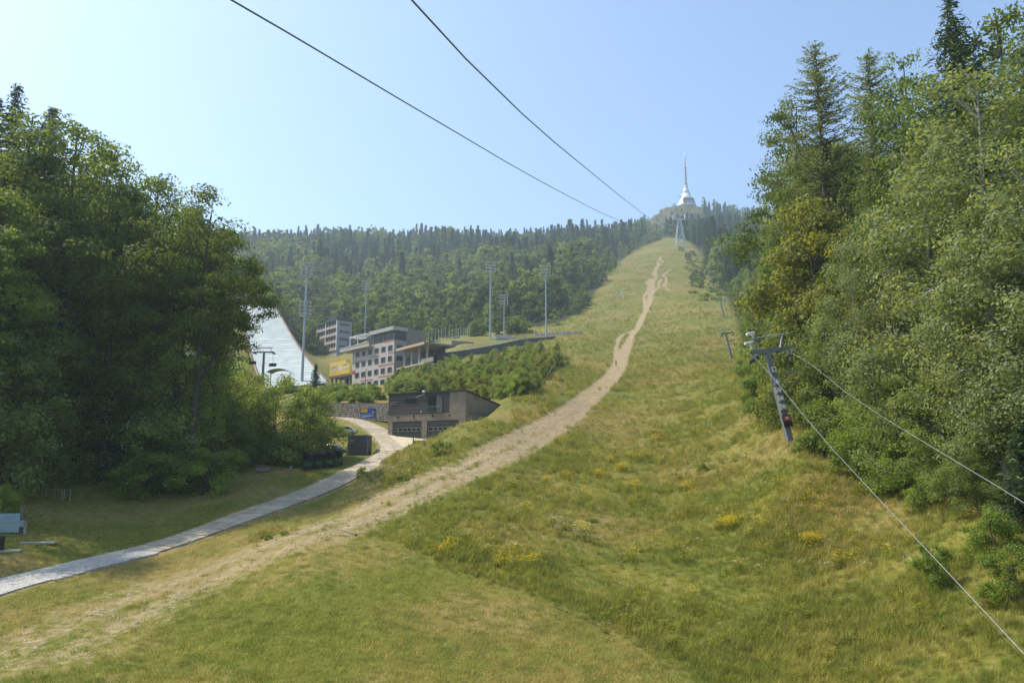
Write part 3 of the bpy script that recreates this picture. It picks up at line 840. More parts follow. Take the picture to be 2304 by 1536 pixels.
# ---------------------------------------------------------------- forest edge right of the slope
RIGHT = [
 ('larch', 1832, 80, 96, 1.0, 'feathery larch with see-through top standing against the sky'),
 ('larch', 1948, 88, 118, .9, 'second feathery larch with narrow top behind the dark beech'),
 ('beech', 1768, 92, 232, .85, 'dark leafy tree with drooping branch tips out over the slope'),
 ('beech', 1815, 84, 340, .85, 'leafy tree below the feathery larch at the forest edge'),
 ('beech', 2015, 76, 145, .95, 'dense dark beech between the larches and the tall spruce'),
 ('spruce', 2135, 64, -8, 1.15, 'tallest spruce of all with its tip at the upper picture border'),
 ('beech', 2235, 62, 45, 1.05, 'dark beech with one long branch reaching up beside the tallest spruce'),
 ('beech', 2330, 58, 110, 1.0, 'dark leafy tree beside the tallest spruce cut by the picture border'),
 ('birch', 2170, 46, 165, 1.25, 'big silvery-green birch in front of the tallest spruce'),
 ('birch', 2060, 52, 350, 1.15, 'silvery birch at the forest edge, second in height of the birches'),
 ('birch', 2290, 40, 330, 1.2, 'bright green birch nearest the camera at the picture border'),
 ('birch', 2200, 42, 480, 1.1, 'leafy birch with pale stem low in front of the big silvery birch'),
 ('maple', 1822, 76, 452, 1.0, 'yellowish maple under the larches at the forest edge'),
 ('maple', 1885, 70, 520, .9, 'olive maple beside the yellowish maple at the forest edge'),
 ('birch', 1905, 62, 545, .95, 'slender birch with brownish top behind the lift pylon'),
 ('birch', 1990, 58, 470, 1.0, 'pale birch between the slender birch and the silvery ones'),
 ('beech', 1778, 105, 440, .8, 'leafy tree at the forest edge beneath the drooping branch tips'),
 ('beech', 1752, 130, 505, .75, 'round leafy tree where the forest edge narrows above the pylon line'),
 ('willow', 1765, 96, 660, 1.1, 'broad bush at the forest edge up-slope of the near lift pylon'),
 ('willow', 1820, 74, 690, 1.2, 'broad bush right behind the crossarm of the near lift pylon'),
 ('willow', 1905, 64, 730, 1.2, 'broad bush crossed by the upper tow rope'),
 ('willow', 1975, 56, 790, 1.2, 'broad bush between the two tow ropes'),
 ('willow', 2065, 50, 830, 1.2, 'grey-green bush under the silvery birches'),
 ('willow', 2130, 45, 930, 1.1, 'grey-green bush right above the lower tow rope'),
 ('willow', 2190, 42, 1000, 1.0, 'grey-green leafy bush beside the young dark spruce'),
 ('young_spruce', 2300, 38, 930, 1.25, 'young dark-green spruce low at the picture border'),
 ('shrub', 2095, 36.6, 1222, .8, 'bright green small bush alone in the grass under the tow rope'),
 ('shrub', 2270, 33, 1225, 1.1, 'grassy-green bush at the picture border below the young spruce'),
 ('shrub', 2225, 37, 1140, 1.1, 'grey-green low bush at the foot of the young spruce'),
 ('shrub', 1715, 86, 830, 1.0, 'low bush on the slope edge just above the near pylon foot'),
 ('shrub', 1850, 63, 900, 1.1, 'low bush directly behind the near pylon foot'),
 ('shrub', 1920, 57, 950, 1.1, 'low bush in front of the broad bushes below the pylon'),
 ('shrub', 2010, 51, 1000, 1.0, 'low bush at the meadow edge under the lower tow rope'),
 ('shrub', 2070, 46.5, 1070, 1.0, 'low bush at the meadow edge beside the grey-green bush'),
 ('shrub', 1712, 112, 800, 1.1, 'low bush on the slope edge between the first and second pylon'),
 ('shrub', 1690, 140, 770, 1.1, 'low bush on the slope edge next to the second pylon'),
]
for k, u, Y, vt, w, lab in RIGHT: plant_px(k, u, Y, vt, lab, 'forest edge beside the slope', None, w)
for i in range(60):   # forest behind the edge
    Y = 60 + 130 * (i / 60.0) + random.uniform(-6, 6)
    u0 = np.interp(math.log(Y), UR_L, UR_U); u = u0 + 90 + random.uniform(0, 1) ** 1.2 * (2420 - u0)
    vt = np.interp(u, [1650, 1720, 1800, 1900, 2050, 2150, 2300, 2500], [560, 400, 330, 300, 250, 200, 190, 200]) + random.uniform(0, 160)
    plant_px(('beech', 'spruce', 'beech', 'birch', 'larch')[i % 5], u, Y, vt, ('beech', 'spruce', 'beech', 'birch', 'larch')[i % 5] + (' close' if Y < 95 else ' some way' if Y < 140 else ' far') + ' inside the forest behind ' + ('the drooping branch tips' if u < 1780 else 'the first feathery larch' if u < 1880 else 'the second feathery larch' if u < 1980 else 'the dense dark beech' if u < 2090 else 'the tallest spruce' if u < 2190 else 'the big silvery birch'), 'trees inside the forest', None, 1.0, 8)
for i in range(46):   # edge trees running up the slope to the far pylons
    Y = math.exp(np.linspace(math.log(130), math.log(430), 46)[i]) * random.uniform(.97, 1.03)
    u = np.interp(math.log(Y), UR_L, UR_U) + random.uniform(14, 46) + (i % 3) * 26
    x = (u - 1152) / (F * .985) * Y
    plant(('willow', 'maple', 'willow', 'birch', 'beech')[i % 5], x, Y, (5.5, 10, 7, 13, 15)[i % 5] * random.uniform(.8, 1.2), ('low bush', 'small maple', 'broad bush', 'young birch', 'leafy beech')[i % 5] + ' in the forest edge climbing ' + ('below the second pylon' if Y < 170 else 'beside the second pylon' if Y < 220 else 'between second and third pylon' if Y < 280 else 'beside the third pylon' if Y < 340 else 'above the third pylon'), 'forest edge climbing the slope', None, 1.1)

# ---------------------------------------------------------------- wooded hillside
cand = []
Yv = 330.0
while Yv < 1170:
    st = 6.6 + Yv * .0030
    umin, umax = 380, 2380
    x0, x1 = (umin - 1152) / F * Yv, (umax - 1152) / F * Yv
    xs = np.arange(x0, x1, st) + rng.uniform(-.4, .4, len(np.arange(x0, x1, st))) * st
    ys = Yv + rng.uniform(-.45, .45, len(xs)) * st * 1.25
    cand.append(np.stack([xs, ys], 1)); Yv += st * 1.25
cand = np.concatenate(cand)
fm = forest_mask(cand[:, 0], cand[:, 1]); cand = cand[fm > .5]
uc_ = u_of(cand[:, 0], cand[:, 1])
cand = cand[(uc_ < 1720) | (cand[:, 1] < 560)]
cz = h(cand[:, 0], cand[:, 1]); uc_ = u_of(cand[:, 0], cand[:, 1])
vv = 768 - F * np.tan(np.arctan((cz - ZC) / cand[:, 1]) - PITCH)
cl = fbm(cand[:, 0] / 42, cand[:, 1] / 42, 21, 3)
pb = np.clip(sstep(560, 690, vv) * .82 + .19 + cl * 3.2 - .22 * sstep(1040, 1150, uc_) * (vv < 720), 0, 1)
pb = np.where(cand[:, 1] < 385, .92, pb)
isb = rng.uniform(size=len(cand)) < pb
Ht = np.where(isb, rng.uniform(11, 22, len(cand)) * (1 + cl), 13 + 15 * rng.uniform(0, 1, len(cand)) ** 1.3)
Ht = np.where(cand[:, 1] < 375, Ht * .62, Ht) * np.where(cand[:, 1] > 860, .82, 1.0)
eu = np.interp(np.log(cand[:, 1]), UL_L, UL_U); edge = (np.abs(uc_ - eu) < 40) & (uc_ < eu + 5)
edge2 = (eu - uc_ < 120) & (uc_ < eu + 5) & (cand[:, 1] < 640) & (rng.uniform(size=len(cand)) < .72)
isb = isb | edge2 | (edge & (rng.uniform(size=len(cand)) < .75)); Ht = np.where(edge, Ht * .5, Ht)
# hidden completely behind nearer ground / near woods: leave out
big_ = fbm(cand[:, 0] / 55, cand[:, 1] / 55, 61, 3); Ht = Ht * np.clip(1 + 1.5 * big_, .6, 1.45)
thin = rng.uniform(size=len(cand)) < np.clip(.86 + 1.1 * big_, .5, 1)
vis = thin & (vv - Ht * F / cand[:, 1] < 1000) & ((uc_ > 560) | (cand[:, 1] > 500)) & (uc_ < 1760)
order = np.argsort(cand[:, 1])
one = {True: 0, False: 0}; rest = []
def hill_label(broad, u, v, H_, Y):
    lm = ('above the ski-jump slope' if u < 690 else 'above the stepped hotel' if u < 785 else 'above the lodge roof' if u < 880 else 'above the lodge side wing' if u < 955 else 'above the flagpoles' if u < 1065 else
          'behind the paired floodlight masts' if u < 1170 else 'behind the mast by the blocks' if u < 1250 else 'near the track-side meadow corner' if u < 1330 else 'along the track side of the slope' if u < 1430 else 'below the hilltop boulder' if u < 1500 else 'below the hilltop tower' if u < 1590 else 'beside the farthest lift pylon')
    row = 'lowest rows' if Y < 375 else 'second rows' if Y < 430 else 'lower-middle rows' if Y < 500 else 'upper-middle rows' if Y < 620 else 'top rows'
    look = ('bushy low' if H_ < 10.5 else 'small round' if H_ < 13 else 'mid-sized round' if H_ < 16 else 'tall round' if H_ < 19 else 'very tall round') + ' green tree' if broad else ('small' if H_ < 15 else 'slim mid-sized' if H_ < 18 else 'slim tall' if H_ < 22 else 'very tall') + ' dark spruce'
    return f'{look} {lm}, {row} of hillside wood'
for q in order:
    b_ = bool(isb[q])
    if one[b_] < 295 and vis[q]:
        one[b_] += 1
        zone = 2 if uc_[q] > 1190 else (0 if cand[q, 1] < 480 else 1)
        kind = 'far_beech' if b_ else 'far_spruce'
        i = random.randrange(len(PROTO[kind])); hh, (tm, cm) = PROTO[kind][i]; s = Ht[q] / hh
        t = thing(NAMES[kind], hill_label(b_, uc_[q], vv[q], Ht[q], cand[q, 1]), 'tree', (cand[q, 0], cand[q, 1], cz[q] - .3), random.uniform(0, 6.28), ('hillside broadleaf trees', 'hillside conifers')[not b_])
        w = s * random.uniform(.95, 1.3); t.scale = (w, w, s)
        obj('trunk', tm, t); obj('crown', cm, t)
    elif vis[q]: rest.append(q)

def scatter(name, pts, idx, scl, protos, rotz=None, tilt=.08):
    """one object: points that carry instances of small unlinked meshes (uncountable growth)"""
    c = bpy.data.collections.new(name + '_sources')
    for k, (pn, me) in enumerate(protos):
        o = bpy.data.objects.new('%02d_%s' % (k, pn), me); c.objects.link(o)
    n = len(pts)
    me = bpy.data.meshes.new(name); me.vertices.add(n); me.vertices.foreach_set('co', np.asarray(pts, np.float32).ravel())
    a = me.attributes.new('pick', 'INT', 'POINT'); a.data.foreach_set('value', np.asarray(idx, np.int32))
    a = me.attributes.new('size', 'FLOAT_VECTOR', 'POINT'); sc_ = np.asarray(scl, np.float32); sc_ = sc_ if sc_.ndim == 2 else np.repeat(sc_[:, None], 3, 1); a.data.foreach_set('vector', sc_.ravel())
    rot = np.stack([rng.normal(size=n) * tilt, rng.normal(size=n) * tilt, rng.uniform(0, 6.28, n)], 1)
    a = me.attributes.new('turn', 'FLOAT_VECTOR', 'POINT'); a.data.foreach_set('vector', rot.astype(np.float32).ravel())
    o = obj(name, me)
    ng = bpy.data.node_groups.new(name, 'GeometryNodeTree')
    ng.interface.new_socket('Geometry', in_out='INPUT', socket_type='NodeSocketGeometry'); ng.interface.new_socket('Geometry', in_out='OUTPUT', socket_type='NodeSocketGeometry')
    N = ng.nodes; L = ng.links
    gi = N.new('NodeGroupInput'); go = N.new('NodeGroupOutput'); ip = N.new('GeometryNodeInstanceOnPoints'); ci = N.new('GeometryNodeCollectionInfo')
    ci.inputs['Collection'].default_value = c; ci.inputs['Separate Children'].default_value = True; ci.inputs['Reset Children'].default_value = True
    def na(nm, ty):
        x = N.new('GeometryNodeInputNamedAttribute'); x.data_type = ty; x.inputs['Name'].default_value = nm
        return [s for s in x.outputs if s.enabled][0]
    L.new(gi.outputs[0], ip.inputs['Points']); L.new(ci.outputs[0], ip.inputs['Instance']); ip.inputs['Pick Instance'].default_value = True
    L.new(na('pick', 'INT'), ip.inputs['Instance Index']); L.new(na('turn', 'FLOAT_VECTOR'), ip.inputs['Rotation']); L.new(na('size', 'FLOAT_VECTOR'), ip.inputs['Scale'])
    L.new(ip.outputs[0], go.inputs[0])
    md = o.modifiers.new('scatter', 'NODES'); md.node_group = ng
    return tag(o, kind='stuff')
rest = np.array(rest)
def far_single(kind, i):
    """trunk and crown of a far tree as one mesh"""
    _, (tm, cm) = PROTO[kind][i]; bm = bmesh.new(); bm.from_mesh(cm)
    me = cm.copy(); bm.free(); return me
prs = [('spruce', far_single('far_spruce', i)) for i in range(4)] + [('broadleaf', far_single('far_beech', i)) for i in range(4)]
if len(rest):
    idx = np.where(isb[rest], 4, 0) + rng.integers(0, 4, len(rest))
    s = Ht[rest] / np.where(isb[rest], 20., 24.); w = s * rng.uniform(.95, 1.3, len(rest))
    scatter('distant_forest', np.stack([cand[rest, 0], cand[rest, 1], cz[rest] - .4], 1), idx, np.stack([w, w, s], 1), prs, tilt=.03)
print('hillside', one, 'rest', len(rest))

# ---------------------------------------------------------------- buildings on the spectators' hill
M['clad'] = pmat('pale_pink_plank_cladding', (.50, .44, .40), .8, .16, .6, stretch=(.4, .4, 12))
M['greyclad'] = pmat('grey_plank_cladding', (.36, .335, .33), .85, .2, .6, stretch=(.4, .4, 12))
M['brown'] = pmat('brown_render', (.27, .225, .17), .9, .15, .8)
M['darkboard'] = pmat('dark_board_cladding', (.115, .105, .095), .8, .3, .5, stretch=(.5, .5, 14))
M['beige'] = pmat('beige_concrete', (.31, .265, .20), .9, .2, 1.0)
M['door'] = pmat('grey_brown_door', (.135, .122, .105), .7, .2, 1.0)
M['roof'] = pmat('dark_roof_felt', (.06, .06, .058), .9, .3, 1.0)
M['frame'] = pmat('pale_window_frame', (.42, .41, .39), .6, .15, 3)
M['yellow'] = pmat('yellow_banner_cloth', (.80, .50, .02), .7, .08, 2)
M['paleblue'] = pmat('pale_blue_print', (.50, .60, .66), .7, .08, 2)
M['bluebanner'] = pmat('blue_banner_cloth', (.05, .13, .38), .7, .12, 2)
M['plastic'] = pmat('pale_ski_jump_matting', (.36, .41, .38), .8, .16, .25, stretch=(1, .3, 1))
M['rock'] = pmat('grey_rock', (.24, .22, .19), .95, .5, .6, bump=.2)

RZB = R(41.8)
FB = at(885, 868, 233)
mainb = thing('lodge_building', 'pale lodge with rows of dark windows, white roof edge and brown side wing', 'building', FB, RZB)
mb = MB(); mb.box((2.3, 12.85, 7.0), (4.6, 25.7, 15.0)); mb.build('wall', M['clad'], mainb)
mb = MB(); mb.box((2.31, -.04, 7.0), (4.5, .12, 14.8)); mb.build('side_cladding', M['greyclad'], mainb)
mb = MB(); mb.box((8.4, 7.5, 8.2), (7.6, 14.6, 21.0)); mb.build('wing', M['brown'], mainb)
for x, z, w in ((10.9, 14.6, 1.6), (10.6, 10.8, 2.0), (5.6, 9.0, 1.0)):
    mb = MB(); mb.box((x, .16, z), (w, .14, .9)); mb.build('wing_window', M['darkglass'], mainb)
mb = MB(); mb.box((2.5, 9.0, 16.2), (3.9, 17.0, 3.3)); mb.build('top_floor_glazing', M['darkglass'], mainb)
for k in range(6):
    mb = MB(); mb.box((.48, 1.2 + k * 3.0, 16.2), (.14, .16, 3.25)); mb.build('mullion', M['frame'], mainb)
mb = MB(); mb.box((2.1, 7.0, 18.35), (5.6, 14.4, 1.15)); mb.build('roof', M['frame'], mainb)
for k in range(9):
    mb = MB(); mb.box((.6, 14.9 + k * 1.25, 18.2), (5.0, .42, .30), M=Matrix.Rotation(R(22), 3, 'X')); mb.build('louvre', M['white'], mainb)
for y in (25.6, 20.5):
    mb = MB(); mb.tube([(-1.2, y, 14.5), (-1.2, y, 18.1)], .12); mb.build('post', M['white'], mainb)
mb = MB(); mb.box((-1.6, 22.0, 14.55), (.16, 19, 1.3)); mb.box((.6, 31.4, 14.55), (4.5, .16, 1.3)); mb.box((.6, 22.0, 13.98), (4.4, 18.8, .25)); mb.build('terrace_parapet', M['clad'], mainb)
mb = MB(); mb.box((-1.72, 22.0, 15.2), (.2, 19, .12)); mb.build('terrace_rail', M['white'], mainb)
wf = MB(); wf.box((0, 0, 0), (.16, 2.5, 1.85)); wf = wf.mesh('window', M['frame'])
wp = MB(); wp.box((-.05, -.58, 0), (.14, 1.05, 1.6)); wp.box((-.05, .58, 0), (.14, 1.05, 1.6)); wp = wp.mesh('pane', M['glass'])
for z in (12.25, 8.85, 5.3, 1.7):
    for k in range(6):
        w = obj('window', wf, mainb); w.location = (-.02, 2.3 + 4.0 * k, z)
        p = obj('pane', wp, w)
    w = obj('window', wf, mainb); w.location = (1.9, -.10, z); w.rotation_euler = (0, 0, R(90)); obj('pane', wp, w)
for y0, y1, z in ((.2, 6.5, 14.62), (.2, 3.5, 10.7), (.4, 9, 7.15), (9, 14, 10.5), (18, 24, 9.9), (2, 9, 3.55), (23.5, 25.6, 7.0), (17, 25, .9), (12, 20, 3.2)):
    mb = MB(); mb.box((-.03, (y0 + y1) / 2, z), (.12, y1 - y0, .32)); mb.build('band', M['orange'], mainb)
mb = MB(); mb.box((-.04, 24.6, 6.4), (.14, 2.0, .8)); mb.build('band', M['red'], mainb)
for x0, x1, z in ((.1, 2.6, 14.62), (.1, 4.5, 13.55), (.1, 2.8, 10.75), (2.9, 4.5, 9.6), (.1, 2.2, 7.2), (.1, 2.4, 3.5)):
    mb = MB(); mb.box(((x0 + x1) / 2, -.10, z), (x1 - x0, .12, .2)); mb.build('band', M['orange'], mainb)

LOC = lambda x, y, z, o=FB, r=RZB: Vector(o) + Matrix.Rotation(r, 3, 'Z') @ Vector((x, y, z))
plat = thing('viewing_platform', 'raised deck on concrete columns joined to the pale lodge', 'platform', LOC(0, 26.4, 0), RZB)
mb = MB(); mb.box((2.5, 9.2, 5.9), (6.0, 17.6, .5)); mb.build('deck', M['beige'], plat)
mb = MB(); mb.box((-.55, 9.2, 6.2), (.12, 17.6, .18)); mb.build('deck_edge', M['orange'], plat)
for k in range(5):
    y = 1.6 + k * 3.9
    mb = MB(); mb.box((.4, y, 1.8), (.55, .55, 7.6)); mb.build('column', M['beige'], plat)
mb = MB(); mb.box((4.9, 8, 1.9), (.3, 15, 7.4)); mb.build('back_wall', M['darkboard'], plat)
ban = thing('yellow_banner', 'large yellow banner with pale blue and white lettering on deck railing', 'banner', LOC(-.3, 26.6, 6.5), RZB)
mb = MB(); mb.box((0, 9.0, 2.8), (.10, 17.2, 5.4)); mb.build('cloth', M['yellow'], ban)
ban.scale = (1, .80, .86); plat.scale = (1, .80, 1)
for y, z, w, hh, rx, mt in ((13.4, 4.0, 4.6, .42, -4, 'paleblue'), (13.9, 3.2, 4.0, .30, -4, 'orange'), (13.2, 2.5, 5.0, .5, -4, 'paleblue'), (14.2, 1.7, 4.2, .34, -4, 'white'),
                        (8.9, 3.5, 1.0, 2.0, 0, 'paleblue'), (8.0, 2.3, .9, 2.2, 0, 'white'), (9.6, 1.7, 1.0, 1.3, 0, 'paleblue'),
                        (3.8, 4.2, 4.4, .42, -5, 'paleblue'), (4.2, 3.4, 3.6, .30, -5, 'orange'), (3.8, 2.7, 4.8, .46, -5, 'white'), (3.6, 1.9, 4.2, .36, -5, 'paleblue')):
    mb = MB(); mb.box((-.08, y, z), (.06, w, hh), M=Matrix.Rotation(R(rx), 3, 'X')); mb.build('lettering', M[mt], ban)

back = thing('hillside_hotel', 'stepped hotel block with white balcony bands and dark window rows, up the hill', 'building', at(757, 787, 330), R(40))
for fl, (z0, ln) in enumerate(((0, 6.2), (3.4, 11.6), (6.8, 17.0), (10.2, 20.5))):
    mb = MB(); mb.box((3.6, ln / 2, z0 + 1.68), (7.2, ln, 3.36)); mb.build('wall', M['greyclad'], back)
    mb = MB(); mb.box((-.12, ln / 2, z0 + .62), (.3, ln, 1.15)); mb.build('balcony_band', M['clad'], back)
    mb = MB(); mb.box((-.16, ln / 2, z0 + .02), (.3, ln, .22)); mb.build('band', M['orange'], back)
    n_ = int(ln / 2.75)
    for k in range(n_):
        w = obj('window', wf, back); w.location = (-.03, 1.6 + 2.72 * k, z0 + 2.25); obj('pane', wp, w)
    mb = MB(); mb.box((3.6, -.05, z0 + 1.7), (5.0, .14, 1.0)); mb.build('side_window', M['darkglass'], back)
mb = MB(); mb.box((-.2, .1, 7), (.35, .5, 14.6)); mb.box((-.2, 11.0, 9), (.35, .5, 10.6)); mb.build('pier', M['white'], back)
mb = MB(); mb.box((3.4, 5.6, 14.3), (7.8, 11.6, 1.5)); mb.box((3.4, 15.9, 13.9), (7.6, 9.0, .8)); mb.build('roof', M['roof'], back)
mb = MB(); mb.box((3.6, 3, -3), (7.0, 6, 6)); mb.build('plinth', M['concrete'], back)
mb = MB(); mb.tube([(2, 11, 14), (2, 11, 18)], .1); mb.tube([(1, 11, 17), (3, 11, 17)], .06); mb.build('mast', M['steel'], back)

M['rustboard'] = pmat('rusty_side_board', (.24, .11, .08), .85, .3, 2)
jump = thing('ski_jump_slope', 'white ski-jump landing slope with pale cross lines and rusty side boards', 'ski jump', (0, 0, 0))
JQ = [at(596, 882, 234), at(737, 868, 234), at(636, 727, 307), at(541, 722, 307)]
def jp(s, t):
    a = JQ[0].lerp(JQ[1], s); b_ = JQ[3].lerp(JQ[2], s); p = a.lerp(b_, t); p.z += 1.1 - 2.2 * math.sin(t * math.pi) * .8; return p
VJ = [jp(i / 8, t / 16 * 1.25) for t in range(17) for i in range(9)]
FJ = [(t * 9 + i, t * 9 + i + 1, t * 9 + i + 10, t * 9 + i + 9) for t in range(16) for i in range(8)]
mb = MB(); mb.add(VJ, FJ); mb.add([v - Vector((0, 0, 1.2)) for v in VJ], [f[::-1] for f in FJ]); jm = mb.build('surface', M['plastic'], jump, True)
for sd in (0, 1):
    mb = MB(); mb.tube([jp(sd, t / 16 * 1.25) + Vector((.2 * (2 * sd - 1), 0, .35)) for t in range(17)], .26, 4); mb.build('side_board', M['rustboard'], jump)
for k in range(8):
    for s0, s1 in ((.28, .50), (.66, .92)):
        t = .10 + k * .085; mb = MB()
        c4 = [jp(s0, t), jp(s1, t), jp(s1, t + .007), jp(s0, t + .007)]
        mb.hexa([q + Vector((0, 0, .02)) for q in c4], [q + Vector((0, 0, .12)) for q in c4]); mb.build('line', M['white'], jump)

# covered stand with columns, beside the lodge
cs = thing('column_shelter', 'flat-roofed concrete shelter on square columns between lodge and thicket', 'shelter', at(962, 800, 216), R(36))
mb = MB(); mb.box((3.8, 8, 3.6), (10.6, 17.5, .5)); mb.build('roof', M['beige'], cs)
mb = MB(); mb.box((-1.6, 8, 3.55), (.14, 17.7, .75)); mb.build('fascia', pmat('warm_fascia', (.52, .38, .26), .8, .1, 2), cs)
for k in range(4):
    mb = MB(); mb.box((.2, .6 + k * 4.6, .4), (.5, .5, 6.0)); mb.build('column', M['concrete'], cs)
mb = MB(); mb.box((6.5, 9, .6), (.3, 16, 5.6)); mb.build('back_wall', M['darkboard'], cs)
mb = MB(); mb.box((3.8, 8, -2.3), (10.6, 17, .5)); mb.build('floor', M['concrete'], cs)
mb = MB(); mb.box((-1.2, -2, -1.7), (.3, 7, 1.3)); mb.build('low_wall', M['beige'], cs)

tw = thing('terrace_wall', 'long dark terrace wall with light coping and railing above the thicket', 'wall', (0, 0, 0))
TL = smooth_line([at(978, 797, 224), at(1040, 789, 236), at(1110, 777, 252), at(1175, 764, 268), at(1250, 757, 284)], 26)
for i in range(25):
    a, b_ = Vector(TL[i]), Vector(TL[i + 1]); d = (b_ - a); nrm = Vector((-d.y, d.x, 0)).normalized()
    a = a + d * .004; b_ = b_ - d * .004
    mb = MB(); mb.hexa([a - Vector((0, 0, 5.0)), b_ - Vector((0, 0, 5.0)), b_ - Vector((0, 0, 5.0)) + nrm * .5, a - Vector((0, 0, 5.0)) + nrm * .5], [a, b_, b_ + nrm * .5, a + nrm * .5]); mb.build('wall_panel', M['roof'] if i < 3 else M['darkboard'], tw)
    u3 = Vector((0, 0, .25)); q = nrm * .12
    mb = MB(); mb.hexa([a - q, b_ - q, b_ + nrm * .6, a + nrm * .6], [a - q + u3, b_ - q + u3, b_ + nrm * .6 + u3, a + nrm * .6 + u3]); mb.build('coping', M['concrete'], tw)
rp = MB(); rp.tube([(0, 0, .2), (0, 0, 1.35)], .04, 4); rpm = rp.mesh('rail_post', M['steel'])
for i in range(0, 26, 1):
    o = obj('rail_post', rpm, tw); o.location = TL[i]
mb = MB(); mb.tube([Vector(p) + Vector((0, 0, 1.3)) for p in TL], .045, 4); mb.tube([Vector(p) + Vector((0, 0, .8)) for p in TL], .03, 4); mb.build('rail', M['steel'], tw)
lw = thing('low_wall', 'low beige wall on the terrace below the flagpoles', 'wall', at(1041, 776, 262), R(28))
mb = MB(); mb.box((0, 0, 0), (8.5, .4, 2.2)); mb.build('wall_body', M['beige'], lw); mb = MB(); mb.box((0, 0, 1.2), (8.8, .6, .15)); mb.build('coping', M['concrete'], lw)
gs = thing('grandstand', 'grey stepped seating block beside the middle floodlight mast', 'grandstand', at(1140, 764, 290), R(20))
for k in range(5):
    mb = MB(); mb.box((0, k * 1.4, .2 + k * .55), (9 - k * .3, 1.35, .5)); mb.box((0, k * 1.4 + .4, -.9 + k * .27), (8.6 - k * .3, .5, 1.6 + k * .55)); mb.build('step', M['concrete'], gs)
cbm = MB(); cbm.box((0, 0, .5), (1.05, .8, 1.15)); cbm = cbm.mesh('concrete_block', M['concrete'], bevel=.05)
for k in range(17):
    p = ground_hit(1206 + k * 6.3, 757 - k * .35, 150)
    if p is None: continue
    o = obj('concrete_block', cbm); o.location = p; o.rotation_euler = (0, 0, random.uniform(-.3, .3)); o.scale = (1, 1, random.uniform(.9, 1.3))
    tag(o, 'grey concrete block in the row along the terrace edge of the slope', 'concrete block', 'concrete blocks in a row on the terrace')

fp = MB(); fp.tube([(0, 0, 0), (0, 0, 7)], [.07, .04], 5); fpm = fp.mesh('pole', M['white']); fb = MB(); fb.lathe([(.02, 7), (.10, 7.1), (.02, 7.2)], 6); fbm_ = fb.mesh('finial', M['steel'])
for k, x in enumerate((270, 305, 338, 370, 400, 435, 470, 505, 528, 545, 562, 585, 608, 630, 648, 668)):
    p = at(900 + x / 4.27, 774 - k * .45, 285); p.z -= .4
    t = thing('flagpole', 'bare white flagpole in the row on the terrace behind the lodge', 'flagpole', p, 0, 'row of bare flagpoles'); t.scale = (1, 1, random.uniform(.82, .95))
    obj('pole', fpm, t); obj('finial', fbm_, t)

def floodlight(u, vb, vt, Y, label, mid=False, ang=0.0, cols=4, rows=4):
    p = at(u, vb, Y); hgt = at(u, vt, Y).z - p.z
    t = thing('floodlight_mast', label, 'floodlight', p, ang, 'floodlight masts')
    k = hgt / 32.0
    mb = MB(); mb.tube([(0, 0, -3), (0, 0, hgt - 1.5)], [.40 * max(k, .8), .22 * max(k, .8)], 8); mb.build('pole', M['steel'], t)
    for zc in ([hgt - 2.2] + ([hgt * .62] if mid else [])):
        mb = MB(); s = .9
        for r_ in range(rows): mb.box((0, .12, zc + (r_ - 1.5) * 1.25), (4.2, .10, .10))
        mb.box((-1.6, .14, zc), (.12, .12, 5)); mb.box((1.6, .14, zc), (.12, .12, 5)); mb.box((0, .5, zc - 2.6), (3.6, 1.0, .12)); mb.build('lamp_frame', M['steel'], t)
        for r_ in range(rows):
            for c_ in range(cols):
                o = obj('lamp', LAMP, t); o.location = ((c_ - (cols - 1) / 2) * 1.2, -.2, zc + (r_ - 1.5) * 1.25); o.rotation_euler = (random.uniform(.2, .5), 0, random.uniform(-.5, .5))
lp = MB(); lp.box((0, 0, 0), (.58, .34, .48)); lp.m = 1; lp.box((0, -.19, 0), (.50, .05, .40)); LAMP = lp.mesh('lamp', [M['pad'], M['white']], bevel=.03)
floodlight(1103, 772, 588, 292, 'tall floodlight mast rising from the terrace wall, nearest the flagpoles', ang=.3)
floodlight(1229, 762, 598, 288, 'tall floodlight mast nearest the open slope, by the concrete blocks', ang=-.2)
floodlight(1134, 760, 662, 314, 'shorter floodlight mast between the two tall ones by the terrace', ang=-.5)
floodlight(679, 868, 588, 238, 'thin floodlight mast in front of the ski-jump slope', True, ang=.6)
floodlight(821, 748, 632, 345, 'floodlight mast rising behind the roof of the pale lodge', ang=.2)

lampt = thing('lamp_post', 'slim street lamp in front of the pale lodge windows', 'street lamp', ground_hit(822, 878, 120) or at(822, 878, 200))
mb = MB(); mb.tube([(0, 0, -.5), (0, 0, 5.0)], [.10, .07], 6); mb.build('post', M['greysteel'], lampt); mb = MB(); mb.lathe([(.05, 5.0), (.28, 5.1), (.30, 5.4), (.1, 5.5)], 8); mb.build('lamp_head', M['white'], lampt)

